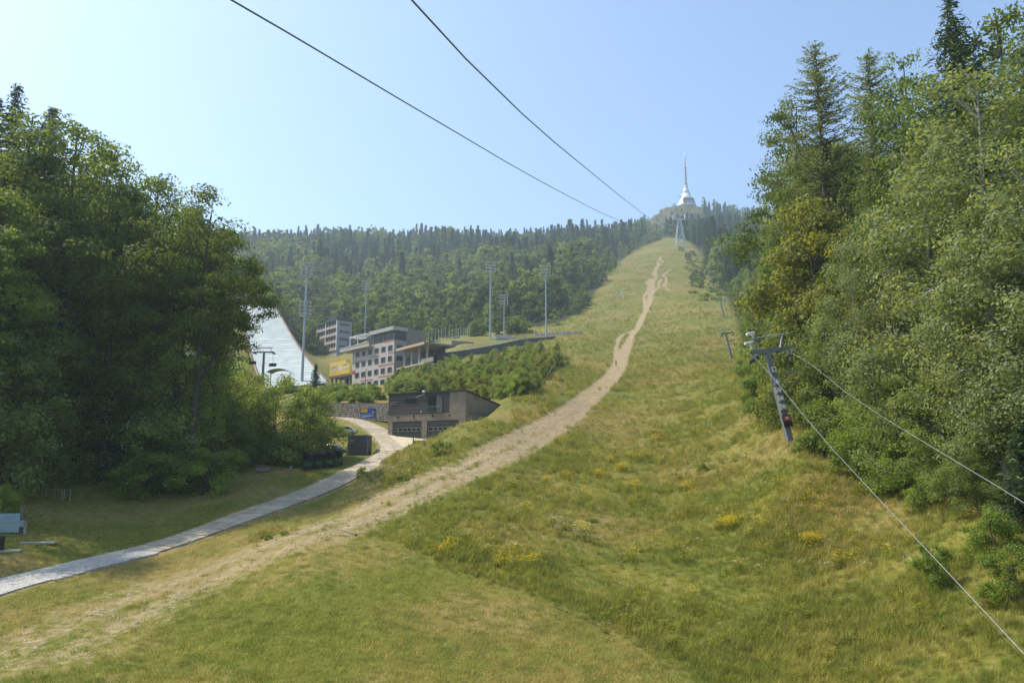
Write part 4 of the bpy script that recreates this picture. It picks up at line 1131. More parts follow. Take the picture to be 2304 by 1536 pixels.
# garage
GA = at(872, 991, 118.3); GA.z -= .1
gdir = math.atan2(-6.5, 12.4)
gar = thing('garage_building', 'dark boarded two-storey garage half hidden by the grassy bank', 'building', GA, gdir)
GW, GD, GHt = 14.2, 10.5, 7.25
mb = MB(); mb.box((GW / 2, .35 + GD / 2, 1.75), (GW - .7, GD - .7, 3.3)); mb.build('ground_floor', M['door'], gar)
for x0, x1 in ((0, .85), (6.35, 7.35), (13.0, GW)):
    mb = MB(); mb.box(((x0 + x1) / 2, .5, 1.5), (x1 - x0, 1.0, 3.0)); mb.build('pillar', M['beige'], gar)
mb = MB(); mb.box((GW / 2, .5, 3.55), (GW, 1.02, 1.1)); mb.build('lintel', M['beige'], gar)
mb = MB()
zb, zf, zr = 4.1, GHt, GHt - 1.5
mb.hexa([(0, .02, zb), (11.4, .02, zb), (11.4, GD, zb), (0, GD, zb)], [(0, .02, zf), (11.4, .02, zf), (11.4, GD, zr), (0, GD, zr)]); mb.build('upper_wall', M['darkboard'], gar)
mb = MB(); mb.hexa([(11.42, -.02, zb), (GW, -.02, zb), (GW, GD, zb), (11.42, GD, zb)], [(11.42, -.02, zf), (GW, -.02, zf), (GW, GD, zr), (11.42, GD, zr)]); mb.build('end_wall', M['beige'], gar)
mb = MB(); mb.box((GW - .1, GD / 2 + .6, 1.6), (.25, GD - 1, 4.9)); mb.build('side_wall', M['beige'], gar)
mb = MB(); mb.hexa([(-.15, -.2, zf + .03), (GW + .15, -.2, zf + .03), (GW + .15, GD + .2, zr + .03), (-.15, GD + .2, zr + .03)], [(-.15, -.2, zf + .22), (GW + .15, -.2, zf + .22), (GW + .15, GD + .2, zr + .22), (-.15, GD + .2, zr + .22)]); mb.build('roof', M['roof'], gar)
for k in range(9):
    mb = MB(); mb.box((3.75 if True else 0, -.02, 4.32 + k * .33), (7.3, .07, .30)); mb.build('board', M['darkboard'], gar)
mb = MB(); mb.box((4.3, -.07, 6.1), (2.3, .06, .62)); mb.build('window', M['glass'], gar)
mb = MB(); mb.box((1.2, -.07, 6.05), (1.2, .06, .12)); mb.box((1.2, -.07, 5.7), (1.2, .06, .08)); mb.build('vent', M['pad'], gar)
mb = MB(); mb.box((8.3, -.04, 5.5), (1.3, .10, 2.7)); mb.build('balcony_door', M['glass'], gar)
mb = MB(); mb.box((9.6, -.06, 5.5), (1.1, .12, 2.7)); mb.build('door_leaf', M['door'], gar)
bal = MB(); bal.box((8.9, -.22, 5.15), (2.5, .05, .06)); bal.box((8.9, -.22, 4.3), (2.5, .05, .06))
for k in range(11): bal.box((7.7 + k * .24, -.22, 4.72), (.03, .03, .85))
bal.build('balcony_rail', M['steel'], gar)
for x0, x1 in ((.95, 6.25), (7.45, 12.9)):
    d_ = MB(); d_.box(((x0 + x1) / 2, .22, 1.48), (x1 - x0, .12, 2.9)); d_ = d_.build('garage_door', M['door'], gar)
    for zz in (.6, 1.2, 2.35):
        mb = MB(); mb.box(((x0 + x1) / 2, .15, zz), (x1 - x0 - .1, .03, .03)); mb.build('panel_joint', M['black'], d_)
    wn_ = 6; ww = (x1 - x0 - .2) / wn_
    for k in range(wn_):
        xc = x0 + .1 + ww * (k + .5)
        mb = MB(); mb.box((xc, .14, 1.75), (ww - .02, .06, .52)); mb.build('window_frame', M['frame'], d_)
        mb = MB(); mb.box((xc, .105, 1.75), (ww - .16, .05, .36)); mb.build('pane', M['glass'], d_)
for x in (1.9, 4.9, 8.4, 11.4):
    mb = MB(); mb.box((x, -.06, 3.72), (.22, .14, .26)); mb.build('wall_lamp', M['black'], gar)
mb = MB(); mb.tube([(6.9, -.1, 6.4), (6.9, -.35, 7.3)], .07, 5); mb.tube([(6.9, -.4, 7.0), (5.6, -.6, 6.6)], .06, 5); mb.build('bracket', M['pad'], gar)
mb = MB(); mb.lathe([(.05, 0), (.22, .1), (.22, .3), (.05, .4)], 8, (6.9, -.4, 7.25)); mb.build('floodlight', M['white'], gar)
mb = MB(); mb.lathe([(.05, 0), (.14, .08), (.05, .2)], 8, (6.3, -.1, 4.3)); mb.build('wall_light', M['white'], gar)

# stone wall with blue banner
sw = thing('stone_wall', 'dry-laid grey stone wall behind the bend of the concrete road', 'wall', (0, 0, 0))
WL = smooth_line([at(640, 946, 148), at(735, 941, 143), at(800, 942, 138), at(872, 944, 131), at(900, 944, 129)], 60)
bm_ = MB(); Vs = []; 
for i in range(59):
    a, b_ = Vector(WL[i]), Vector(WL[i + 1]); d = b_ - a; nrm = Vector((-d.y, d.x, 0)).normalized(); hh = 2.9
    zb_ = Vector((0, 0, -1)); zt = Vector((0, 0, hh)); bm_.hexa([a + zb_, b_ + zb_, b_ + zb_ + nrm * 1.0, a + zb_ + nrm * 1.0], [a + zt, b_ + zt, b_ + zt + nrm, a + zt + nrm])
bm_.build('wall_core', pmat('wall_core', (.13, .12, .10), .95, .4, 3), sw)
st_ = MB(); L_ = WL.shape[0] - 1
for r_ in range(8):
    s = random.uniform(0, .5)
    while s < L_ - .2:
        i = int(s); a, b_ = Vector(WL[i]), Vector(WL[i + 1]); d = b_ - a; seg = d.length; w = random.uniform(.42, .85)
        p = a + d * (s - i); hgt = .33 * random.uniform(.8, 1.05)
        st_.box((p.x + d.y / seg * .06, p.y - d.x / seg * .06, p.z - .1 + r_ * .37 + random.uniform(-.03, .03)), (w * .93, random.uniform(.2, .34), hgt), math.atan2(d.y, d.x) + random.uniform(-.08, .08)); s += w / seg
o = st_.build('stones', pmat('wall_stone', (.27, .25, .215), .95, .45, 1.3), sw); tag(o, kind='stuff')
bp_ = at(830, 929, 133.6); bn = thing('blue_banner', 'blue banner with yellow and white print hung on stone wall', 'banner', bp_, math.atan2(-6.5, 24))
mb = MB(); mb.box((0, 0, 0), (3.3, .06, 1.75)); mb.build('cloth', M['bluebanner'], bn)
mb = MB(); mb.box((-.85, -.05, .45), (1.25, .04, .62)); mb.build('print', M['yellow'], bn)
for k, (x, z, w, hh, mt) in enumerate(((-.55, -.25, 2.0, .10, 'paleblue'), (-.25, -.55, 2.4, .16, 'white'), (.75, .25, .5, .35, 'orange'), (.9, .05, .3, .2, 'paleblue'))):
    mb = MB(); mb.box((x, -.055, z), (w, .03, hh), M=Matrix.Rotation(R(-6), 3, 'Y')); mb.build('print', M[mt], bn)

# ---------------------------------------------------------------- hilltop: tower, boulder, cableway
TW = at(1545, 463, 1180); TW.z -= 1.0
tower = thing('hilltop_tower', 'silvery cone-shaped hilltop tower tapering into a needle mast', 'tower', TW); tower.scale = (1, 1, 1.08)
M['alu'] = pmat('silvery_cladding', (.66, .68, .70), .38, .10, .08, metal=.25)
mb = MB(); mb.lathe([(16.2, -2), (15.6, 1.5), (14.2, 4), (12.6, 6.2), (10.6, 10), (8.4, 14.5), (6.5, 20)], 40); mb.build('lower_cone', M['white'], tower, True)
mb = MB(); mb.lathe([(6.3, 20.02), (5.0, 24), (3.7, 28), (2.7, 32), (2.3, 34)], 32); mb.build('upper_cone', M['alu'], tower, True)
mb = MB(); mb.lathe([(6.6, 19.6), (6.75, 20), (6.6, 20.4)], 32); mb.build('ring', M['steel'], tower, True)
for z, r_ in ((34, 3.0), (29.5, 3.5), (61, 2.1)):
    mb = MB(); mb.lathe([(r_ * .8, z), (r_, z + .3), (r_, z + 1.1), (r_ * .8, z + 1.4)], 20); mb.build('collar', M['greysteel'], tower)
mb = MB(); mb.lathe([(2.2, 34), (2.1, 40), (1.85, 50), (1.55, 61), (1.3, 64)], 16); mb.build('mast_section', pmat('mast_grey', (.30, .34, .37), .5, .3, .15, metal=.3), tower, True)
for k in range(9):
    mb = MB(); z = 37 + k * 2.7; mb.lathe([(2.25 - k * .07, z), (2.4 - k * .07, z + .2), (2.25 - k * .07, z + .4)], 12); mb.build('mast_ring', M['steel'], tower)
mb = MB(); mb.lathe([(1.25, 64), (1.2, 80), (1.1, 86), (.2, 87)], 12); mb.build('needle', M['white'], tower, True)
mb = MB(); n_ = 14
prof = [(math.cos(a) * 15.2, math.sin(a) * 15.2) for a in np.linspace(R(-128), R(-42), n_)]
for a0, a1 in zip(prof[:-1], prof[1:]):
    i_ = lambda q, k_: (q[0] * k_, q[1] * k_)
    mb.hexa([(*i_(a0, .6), -1.5), (*a0, -1.5), (*a1, -1.5), (*i_(a1, .6), -1.5)], [(*i_(a0, .6), 9.5), (*i_(a0, .92), 9.5), (*i_(a1, .92), 9.5), (*i_(a1, .6), 9.5)])
mb.build('entrance_block', M['darkboard'], tower)
for k, a in enumerate(np.linspace(R(-116), R(-54), 7)):
    mb = MB(); mb.box((math.cos(a) * 15.1, math.sin(a) * 15.1, 1.6), (2.0, 2.0, 3.2), a); mb.build('arch_window', M['paleblue'] if k in (2, 4) else M['glass'], tower)
mb = MB(); mb.box((-8.2, -13.3, 10.1), (15, .8, .7), R(8)); mb.build('canopy', M['brown'], tower)
def boulder(seed, r_):
    bm = bmesh.new(); bmesh.ops.create_icosphere(bm, subdivisions=3, radius=r_)
    g = random.Random(seed); o = [Vector((g.uniform(-1, 1), g.uniform(-1, 1), g.uniform(-1, 1))).normalized() for _ in range(14)]
    for v in bm.verts:
        for d in o:
            k = v.co.normalized().dot(d)
            if k > .72: v.co -= d * (k - .72) * r_ * .9
    me = bpy.data.meshes.new('boulder'); bm.to_mesh(me); bm.free(); me.materials.append(M['rock']); return me
p = at(1490, 473, 1165); o = obj('boulder', boulder(3, 6.2)); o.location = p - Vector((0, 0, 2.5)); tag(o, 'rounded grey boulder on the hilltop ridge beside the silvery tower', 'boulder')
for u, v, r_, lab in ((1508, 487, 3.6, 'grey rock outcrop below the boulder on hilltop'), (1560, 488, 4.2, 'grey rock outcrop under the silvery tower')):
    p = ground_hit(u, v, 700)
    if p: o = obj('boulder', boulder(int(u), r_)); o.location = p - Vector((0, 0, r_ * .4)); tag(o, lab, 'boulder')

def lattice(bases, tops, n, r_, mb):
    for b_, t_ in zip(bases, tops): mb.tube([b_, t_], r_, 4)
    k = len(bases)
    for i in range(n):
        f0, f1 = i / n, (i + 1) / n
        for j in range(k):
            a0 = Vector(bases[j]).lerp(Vector(tops[j]), f0); a1 = Vector(bases[(j + 1) % k]).lerp(Vector(tops[(j + 1) % k]), f1)
            b0 = Vector(bases[(j + 1) % k]).lerp(Vector(tops[(j + 1) % k]), f0); b1 = Vector(bases[j]).lerp(Vector(tops[j]), f1)
            mb.tube([a0, a1], r_ * .55, 3); mb.tube([b0, b1], r_ * .55, 3); mb.tube([a0, b0], r_ * .5, 3)
PB = at(1531, 562, 700); PB.z = hz(PB.x, PB.y); PT = at(1527, 484, 700)
py = thing('cableway_pylon', 'pale steel lattice cable-car pylon at the top of the open slope', 'pylon', PB)
hh = PT.z - PB.z; mb = MB()
lattice([(-5, -4, -1), (5, -4, -1), (5, 4, -1), (-5, 4, -1)], [(-1.2, -1.2, hh - 5), (1.2, -1.2, hh - 5), (1.2, 1.2, hh - 5), (-1.2, 1.2, hh - 5)], 6, .26, mb)
M['palesteel'] = pmat('pale_steel', (.50, .55, .58), .55, .15, 2, metal=.3)
mb.build('lattice_legs', M['palesteel'], py)
mb = MB(); mb.box((0, 0, hh - 4.2), (12.5, 1.6, 1.2)); mb.box((-5.6, 0, hh - 2), (.5, 3.0, 3.5)); mb.box((5.6, 0, hh - 2), (.5, 3.0, 3.5)); mb.build('head_beam', M['palesteel'], py)
for x in (-5.6, 5.6):
    mb = MB(); mb.box((x, 0, hh - .2), (.8, 6.0, .5)); mb.build('rope_saddle', M['white'], py)

def rope(name, pts, r_, mat, label, cat, group=None):
    P = smooth_line(pts, 70); mb = MB(); mb.tube([Vector(p) for p in P], r_, 5); o = mb.build(name, mat, None, True)
    return tag(o, label, cat, group)
def straight_Y(u, u0, Y0, u1, Y1): return 1 / (1 / Y1 + (u1 - u) / (u1 - u0) * (1 / Y0 - 1 / Y1))
def cable(pts, side, label):
    u0 = pts[0][0]
    P = [at(u, v, straight_Y(u, u0, 24, 1527, 700)) for u, v in pts]
    P.append(PB + Vector((side, -1.5, hh + .05)))
    d = P[0] - P[1]; P = [P[0] + d * 2.4, P[0] + d * 1.2] + P     # goes on overhead towards the lower station
    return rope('cableway_rope', P, .038, M['rope'], label, 'cable', 'cable-car track ropes')
cable([(925, 0), (968, 47), (1010, 93), (1075, 160), (1130, 212), (1200, 280), (1270, 339), (1330, 388), (1390, 437), (1430, 468), (1455, 487), (1480, 497), (1503, 500)], 5.6, 'steeper overhead cable-car rope running up to the hilltop pylon')
cable([(520, 0), (620, 58), (720, 117), (800, 165), (900, 224), (1000, 282), (1100, 342), (1200, 399), (1290, 447), (1360, 482), (1410, 502), (1450, 514), (1490, 512)], -5.6, 'longer overhead cable-car rope starting further from the hilltop pylon')

# ---------------------------------------------------------------- tow lift pylons
def lift_pylon(u, vb, vt, label, near=False, lean=.0):
    p = ground_hit(u, vb, 40)
    Hp = (vb - vt) / F * p.y / .99; s = Hp / 10.0
    t = thing('lift_pylon', label, 'lift pylon', p - Vector((0, 0, .3)), .12, 'tow lift pylons'); t.scale = (s,) * 3; t.rotation_euler = (R(-9), R(-7 + lean), .10)
    mb = MB(); mb.hexa([(-.27, -.25, 0), (.27, -.25, 0), (.27, .25, 0), (-.27, .25, 0)], [(-.22, -.2, 8.7), (.22, -.2, 8.7), (.22, .2, 8.7), (-.22, .2, 8.7)]); mb.build('post', M['greysteel'], t, bevel=.03)
    mb = MB(); mb.hexa([(-.4, -.14, 8.68), (.4, -.14, 8.68), (.4, .14, 8.68), (-.4, .14, 8.68)], [(-1.6, -.14, 8.95), (2.5, -.14, 8.95), (2.5, .14, 8.95), (-1.6, .14, 8.95)])
    mb.box((.45, 0, 9.03), (4.2, .28, .14)); mb.build('crossarm', M['greysteel'], t)
    mb = MB(); mb.tube([(-.6, 0, 9.1), (-1.1, 0, 10.3)], .09, 5); mb.tube([(1.4, 0, 9.1), (2.0, 0, 10.4)], .09, 5); mb.tube([(-1.3, 0, 10.3), (2.7, 0, 10.4)], .06, 5); mb.build('service_frame', M['steel'], t)
    for x in (-1.4, 2.2):
        sb = MB(); sb.box((x, 0, 8.45), (.10, 1.9, .16)); sb.box((x, 0, 8.7), (.14, .2, .5)); sb = sb.build('sheave_bar', M['greysteel'], t)
        for y in (-.8, -.27, .27, .8):
            w = MB(); w.lathe([(.08, -.06), (.24, -.05), (.20, 0), (.24, .05), (.08, .06)], 10); wm = w.build('sheave', M['black'], sb); wm.rotation_euler = (0, R(90), 0); wm.location = (x - .02, y, 8.25)
    mb = MB(); mb.box((1.2, 0, 6.6), (2.2, .1, .1)); mb.box((1.9, -.02, 6.75), (.8, .06, .12)); mb.build('step_bar', M['greysteel'], t)
    if near:
        for k in range(4):
            mb = MB(); mb.box((.02, -.36, 3.45 + k * .78), (.56, .2, .68)); pd = mb.build('padding', M['pad'], t, bevel=.05)
            mb = MB(); mb.lathe([(.10, 0), (.19, 0), (.19, .03), (.10, .03)], 14); rg = mb.build('print', M['white'], pd); rg.rotation_euler = (R(90), 0, 0); rg.location = (.02, -.465, 3.45 + k * .78)
        mb = MB(); mb.box((.03, -.44, 2.1), (.82, .08, 1.1)); sg = mb.build('sign', M['black'], t)
        mb = MB(); mb.box((.03, -.49, 2.32), (.76, .04, .5)); mb.build('sign_panel', M['red'], sg); mb = MB(); mb.box((.03, -.52, 2.28), (.4, .03, .06)); mb.box((.03, -.52, 2.42), (.26, .03, .10)); mb.build('symbol', M['white'], sg)
        mb = MB(); mb.box((.03, -.45, 7.0), (.42, .08, .5)); nb_ = mb.build('number_plate', M['white'], t); mb = MB(); mb.box((.03, -.50, 7.0), (.20, .03, .28)); mb.build('plate_mark', M['greysteel'], nb_)
        for x, z in ((-1.2, 10.75), (-1.6, 9.85)):
            lb = MB(); lb.box((x, -.1, z), (.75, .45, .24)); lb.box((x + .3, .1, z - .3), (.2, .2, .5)); lb.build('flood_lamp', M['white'], t, bevel=.04)
    else:
        lb = MB(); lb.box((-1.2, 0, 10.4), (.7, .4, .3)); lb.build('flood_lamp', M['white'], t)
    return t
lp1 = lift_pylon(1779, 992, 748, 'near grey tow-lift pylon with padded post and red sign', True, -.5)
lp2 = lift_pylon(1648, 812, 735, 'second grey tow-lift pylon further up the slope edge')
lp3 = lift_pylon(1630, 715, 664, 'third tow-lift pylon beside the flat green shrubs')
lp4 = lift_pylon(1606, 640, 596, 'farthest tow-lift pylon against the dark trees')
bpy.context.view_layer.update()
def arm(t, x): return t.matrix_world @ Vector((x, 0, 8.52))
for x, e, lab in ((-1.4, (2304, 1470, 24.5), 'lower tow-lift rope running down past the small green bush'), (2.2, (2304, 1130, 31), 'upper tow-lift rope running down in front of the young spruce')):
    a1 = arm(lp1, x); E = at(*e); d = (E - a1); m_ = a1.lerp(E, .5) - Vector((0, 0, .35))
    rope('tow_rope', [arm(lp4, x), arm(lp3, x), arm(lp2, x), arm(lp2, x).lerp(a1, .5) - Vector((0, 0, .9)), a1, m_, E, E + d * .3], .015, M['ropelight'], lab, 'cable', 'tow-lift ropes')

# ---------------------------------------------------------------- chairlift, canopy and small things by the thicket
cl = thing('chairlift_pylon', 'grey T-shaped chairlift pylon in front of the ski-jump slope', 'lift pylon', at(591, 850, 172))
mb = MB(); mb.tube([(0, 0, -2), (0, 0, 6)], [.35, .25], 8); mb.build('post', M['greysteel'], cl)
mb = MB(); mb.box((0, 0, 6), (4.6, .3, .3)); mb.box((0, 0, 7.0), (4.0, .15, .15)); mb.box((-1.6, 0, 6.5), (.1, .1, 1)); mb.box((1.6, 0, 6.5), (.1, .1, 1)); mb.build('crossarm', M['greysteel'], cl)
for x in (-2.2, 2.2):
    mb = MB(); mb.box((x, 0, 5.8), (.3, 2.4, .25)); mb.build('sheave_train', M['black'], cl)
for x, z in ((-2.3, 3.1), (2.4, 2.6)):
    ch = thing('lift_chair', 'dark chairlift seat hanging %s the T-shaped pylon' % ('on the ski-jump side of' if x < 0 else 'on the bush side of'), 'lift chair', Vector(cl.location) + Vector((x, -1, z)), 0, 'chairlift seats')
    mb = MB(); mb.tube([(0, 0, 3), (0, .3, 1.4), (0, .3, .7)], .04, 4); mb.build('hanger', M['greysteel'], ch); mb = MB(); mb.box((0, 0, 0), (1.7, .5, .08)); mb.build('seat', M['black'], ch); mb = MB(); mb.box((0, .3, .4), (1.7, .08, .6)); mb.build('backrest', M['black'], ch)
ac = thing('arched_canopy', 'grey arched canopy roof behind the big bushes', 'canopy', at(631, 848, 170))
mb = MB(); n_ = 10
for i in range(n_):
    a0, a1 = R(150 - i * 12), R(150 - (i + 1) * 12); f = lambda a, rr, y: (math.cos(a) * rr * 3.0, y, math.sin(a) * rr * 1.5 + .2)
    mb.hexa([f(a0, .97, -2), f(a1, .97, -2), f(a1, .97, 2), f(a0, .97, 2)], [f(a0, 1, -2), f(a1, 1, -2), f(a1, 1, 2), f(a0, 1, 2)])
mb.build('roof_shell', M['greysteel'], ac)
for x in (-2.2, 2.2):
    mb = MB(); mb.tube([(x, 0, -3), (x, 0, .9)], .1, 6); mb.build('post', M['greysteel'], ac)
plant('young_spruce', at(709, 870, 205).x, 205, 7.5, 'single bluish young spruce at the foot of the ski-jump slope', wide=1.1)
rb = thing('red_barrier', 'low red barrier in the grass left of the lodge', 'barrier', at(724, 879, 196)); mb = MB(); mb.box((0, 0, .4), (2.6, .2, .5)); mb.build('board', M['red'], rb)
for x in (-1, 1):
    mb = MB(); mb.box((x, 0, 0), (.15, .5, .9)); mb.build('foot', M['pad'], rb)
for u0, v0, u1, v1, Y, lab in ((1215, 866, 1252, 815, 150, 'long wooden pole leaning in the thicket beside the slope'), (1224, 797, 1236, 781, 190, 'short wooden pole sticking out of the thicket top')):
    a, b_ = at(u0, v0, Y), at(u1, v1, Y + 3); mb = MB(); mb.tube([a - (b_ - a) * .15, b_], [.13, .10], 6); tag(mb.build('wooden_pole', M['wood']), lab, 'pole')

# thicket of young trees between garage, terrace and slope
k = 0
for i in range(900):
    v = random.uniform(775, 905); u = random.uniform(872, 1262)
    lo = np.interp(u, [870, 900, 1000, 1130, 1200, 1262], [882, 895, 896, 908, 880, 835]); hi = np.interp(u, [870, 900, 960, 1050, 1150, 1200, 1262], [872, 850, 842, 822, 800, 788, 800])
    if not hi < v < lo: continue
    p = ground_hit(u, v, 122)
    if p is None or p.y > 262 or p.y < 124: continue
    if Vector((p.x - GA.x - 5, p.y - GA.y - 4)).length < 11 or k >= 270: continue
    k += 1; side = 'garage roof' if u < 1060 and v > 845 else 'column shelter' if u < 1010 else 'slope edge' if u > 1160 else 'terrace wall'
    kd = ('shrub', 'sapling', 'sapling', 'willow')[i % 4]
    plant(kd, p.x, p.y, random.uniform(2.4, 4.2) * (1.0, 1.15, 1.15, 1.1)[i % 4], {'shrub': 'rounded bush', 'sapling': 'slender upright sapling', 'willow': 'spreading grey-green bush'}[kd] + (', low' if v > 870 else ', halfway up' if v > 830 else ', high') + ' in the thicket near the ' + side + (', garage side' if u < 960 else ', shelter side' if u < 1060 else ', middle' if u < 1160 else ', leaning-pole side'), 'thicket above the garage', wide=1.25)
print('thicket', k)
for i in range(70):
    u = random.uniform(728, 905); v = random.uniform(872, 905); p = ground_hit(u, v, 140)
    if p is None or p.y > 215: continue
    plant('shrub', p.x, p.y, random.uniform(.9, 2.1), 'low green bush ' + ('at the rim' if v > 893 else 'halfway up the bank' if v > 882 else 'at the top of the bank') + ' above the stone wall, ' + ('road end' if u < 775 else 'before the banner' if u < 808 else 'over the banner' if u < 852 else 'garage end'), 'bushes above the stone wall', wide=1.5)
for i in range(52):   # scrub below the hillside trees, along the terrace and the slope edge
    if i < 30: u = random.uniform(960, 1200); Y = 318 + random.uniform(0, 14)
    else: Y = random.uniform(335, 640); u = np.interp(math.log(Y), UL_L, UL_U) + random.uniform(-12, 14)
    x = (u - 1152) / (F * .985) * Y; plant('scrub', x, Y, random.uniform(4, 8), 'scrubby bush at the lower rim of the hillside wood ' + ('behind the flagpoles' if u < 1065 else 'behind the floodlight masts' if u < 1205 else 'by the concrete blocks' if Y < 400 else 'beside the snow lance stand' if Y < 480 else 'near the top of the slope'), 'scrub at the foot of the hillside wood', wide=1.5)
for i in range(95):  # light hazel scrub in the upper slope
    p = ground_hit(random.uniform(1512, 1650), random.uniform(562, 648), 250)
    if p is None or u_of(np.array([p.x]), np.array([p.y]))[0] < np.interp(p.y, [400, 500, 640, 720], [1578, 1552, 1535, 1522]): continue
    plant('scrub', p.x, p.y, random.uniform(3, 6.5), 'pale green scrub bush ' + ('right under' if p.y > 560 else 'down-slope of') + ' the cable-car pylon', 'scrub on the upper slope', wide=1.7)
for u, v, w in ((1560, 660, 1.3), (1590, 668, 1.6), (1606, 657, 1.5), (1622, 664, 1.4), (1612, 674, 1.2), (1598, 652, 1.3), (1582, 676, 1.2)):
    p = ground_hit(u, v, 200)
    if p: plant('shrub', p.x, p.y, 2.0, 'flat spreading yellow-green shrub beside the third lift pylon', 'flat shrubs on the slope', wide=2.6 * w)

for i in range(110):   # scrub and rocks on the hilltop knoll
    p = ground_hit(random.uniform(1470, 1602), random.uniform(466, 512), 900)
    if p is None or p.y > 1175 or p.y < 930: continue
    if i % 9 == 3:
        o = obj('boulder', boulder(i, random.uniform(1.5, 3.5))); o.location = p; tag(o, 'small grey rock among the scrub below the hilltop tower', 'boulder', 'rocks on the hilltop knoll')
    else: plant('scrub', p.x, p.y, random.uniform(2.5, 6), 'low scrub bush on the brown knoll below the hilltop tower', 'scrub on the hilltop knoll', wide=1.7)

# ---------------------------------------------------------------- things round the lawn and the road
CB = at(804, 1024.5, 105); CB.z = hz(CB.x, CB.y)
cont = thing('storage_container', 'dark grey ribbed container with light roof rim standing on grass', 'container', CB, R(-2))
mb = MB(); mb.box((0, 1.2, 1.38), (2.85, 2.4, 2.7)); mb.build('body', M['darkboard'], cont)
for k in range(17):
    mb = MB(); mb.box((-1.33 + k * .166, -.02, 1.36), (.09, .05, 2.5)); mb.build('rib', M['darkboard'], cont)
mb = MB(); mb.box((0, 1.2, 2.80), (3.0, 2.55, .12)); mb.build('roof_rim', M['pad'], cont)
mb = MB(); mb.box((.9, -.07, 1.95), (.32, .03, .32), M=Matrix.Rotation(R(20), 3, 'Y')); mb.build('logo', M['bluebanner'], cont)
for x in (-1.36, 1.36):
    mb = MB(); mb.box((x, .0, 1.4), (.12, .12, 2.72)); mb.build('corner_post', M['greysteel'], cont)

def car(u, v, Y, label, paint, rz):
    p = at(u, v, Y); p.z = hz(p.x, p.y)
    t = thing('parked_car', label, 'car', p, rz)
    side = [(-2.1, .35), (-2.12, .75), (-1.95, .92), (-1.45, 1.0), (-.85, 1.38), (-.3, 1.47), (.7, 1.45), (1.3, 1.22), (1.75, 1.0), (2.05, .88), (2.12, .6), (2.08, .32)]
    mb = MB(); mb.prism(side, -.80, .80); mb.build('body', paint, t, bevel=.10)
    gl = [(-1.32, 1.0), (-.82, 1.33), (-.3, 1.41), (.68, 1.39), (1.2, 1.17), (1.45, .99)]
    mb = MB(); mb.prism(gl, -.825, .825); mb.build('side_windows', M['glass'], t)
    mb = MB(); mb.hexa([(-1.43, -.62, 1.02), (-.84, -.60, 1.40), (-.84, .60, 1.40), (-1.43, .62, 1.02)], [(-1.46, -.62, 1.04), (-.87, -.60, 1.42), (-.87, .60, 1.42), (-1.46, .62, 1.04)]); mb.build('windscreen', M['glass'], t)
    for x in (-1.3, 1.3):
        for y in (-.76, .76):
            w = MB(); w.lathe([(.2, -.11), (.32, -.11), (.34, 0), (.32, .11), (.2, .11)], 16); wo = w.build('wheel', M['rubber'], t); wo.rotation_euler = (R(90), 0, 0); wo.location = (x, y, .33)
            r_ = MB(); r_.lathe([(.02, -.10), (.2, -.115), (.2, .115), (.02, .10)], 10); ro = r_.build('rim', M['steel'], wo)
    for y in (-.6, .6):
        mb = MB(); mb.box((-2.08, y, .74), (.1, .32, .16)); mb.build('headlight', M['white'], t, bevel=.03)
    for y in (-.6, .6):
        mb = MB(); mb.box((2.07, y, .78), (.1, .3, .18)); mb.build('tail_light', M['red'], t, bevel=.03)
    mb = MB(); mb.box((-.7, -.92, 1.02), (.18, .16, .13)); mb.box((-.7, .92, 1.02), (.18, .16, .13)); mb.build('mirror', paint, t, bevel=.03)
M['carpaint'] = pmat('dark_car_paint', (.025, .03, .035), .2, .2, 2, spec=.7); M['carwhite'] = pmat('white_car_paint', (.72, .72, .72), .25, .06, 2)
car(742, 1030, 106, 'dark parked car behind the green snow cannons', M['carpaint'], R(160)); car(772, 1007, 120, 'white parked car partly hidden by the dark container', M['carwhite'], R(8))

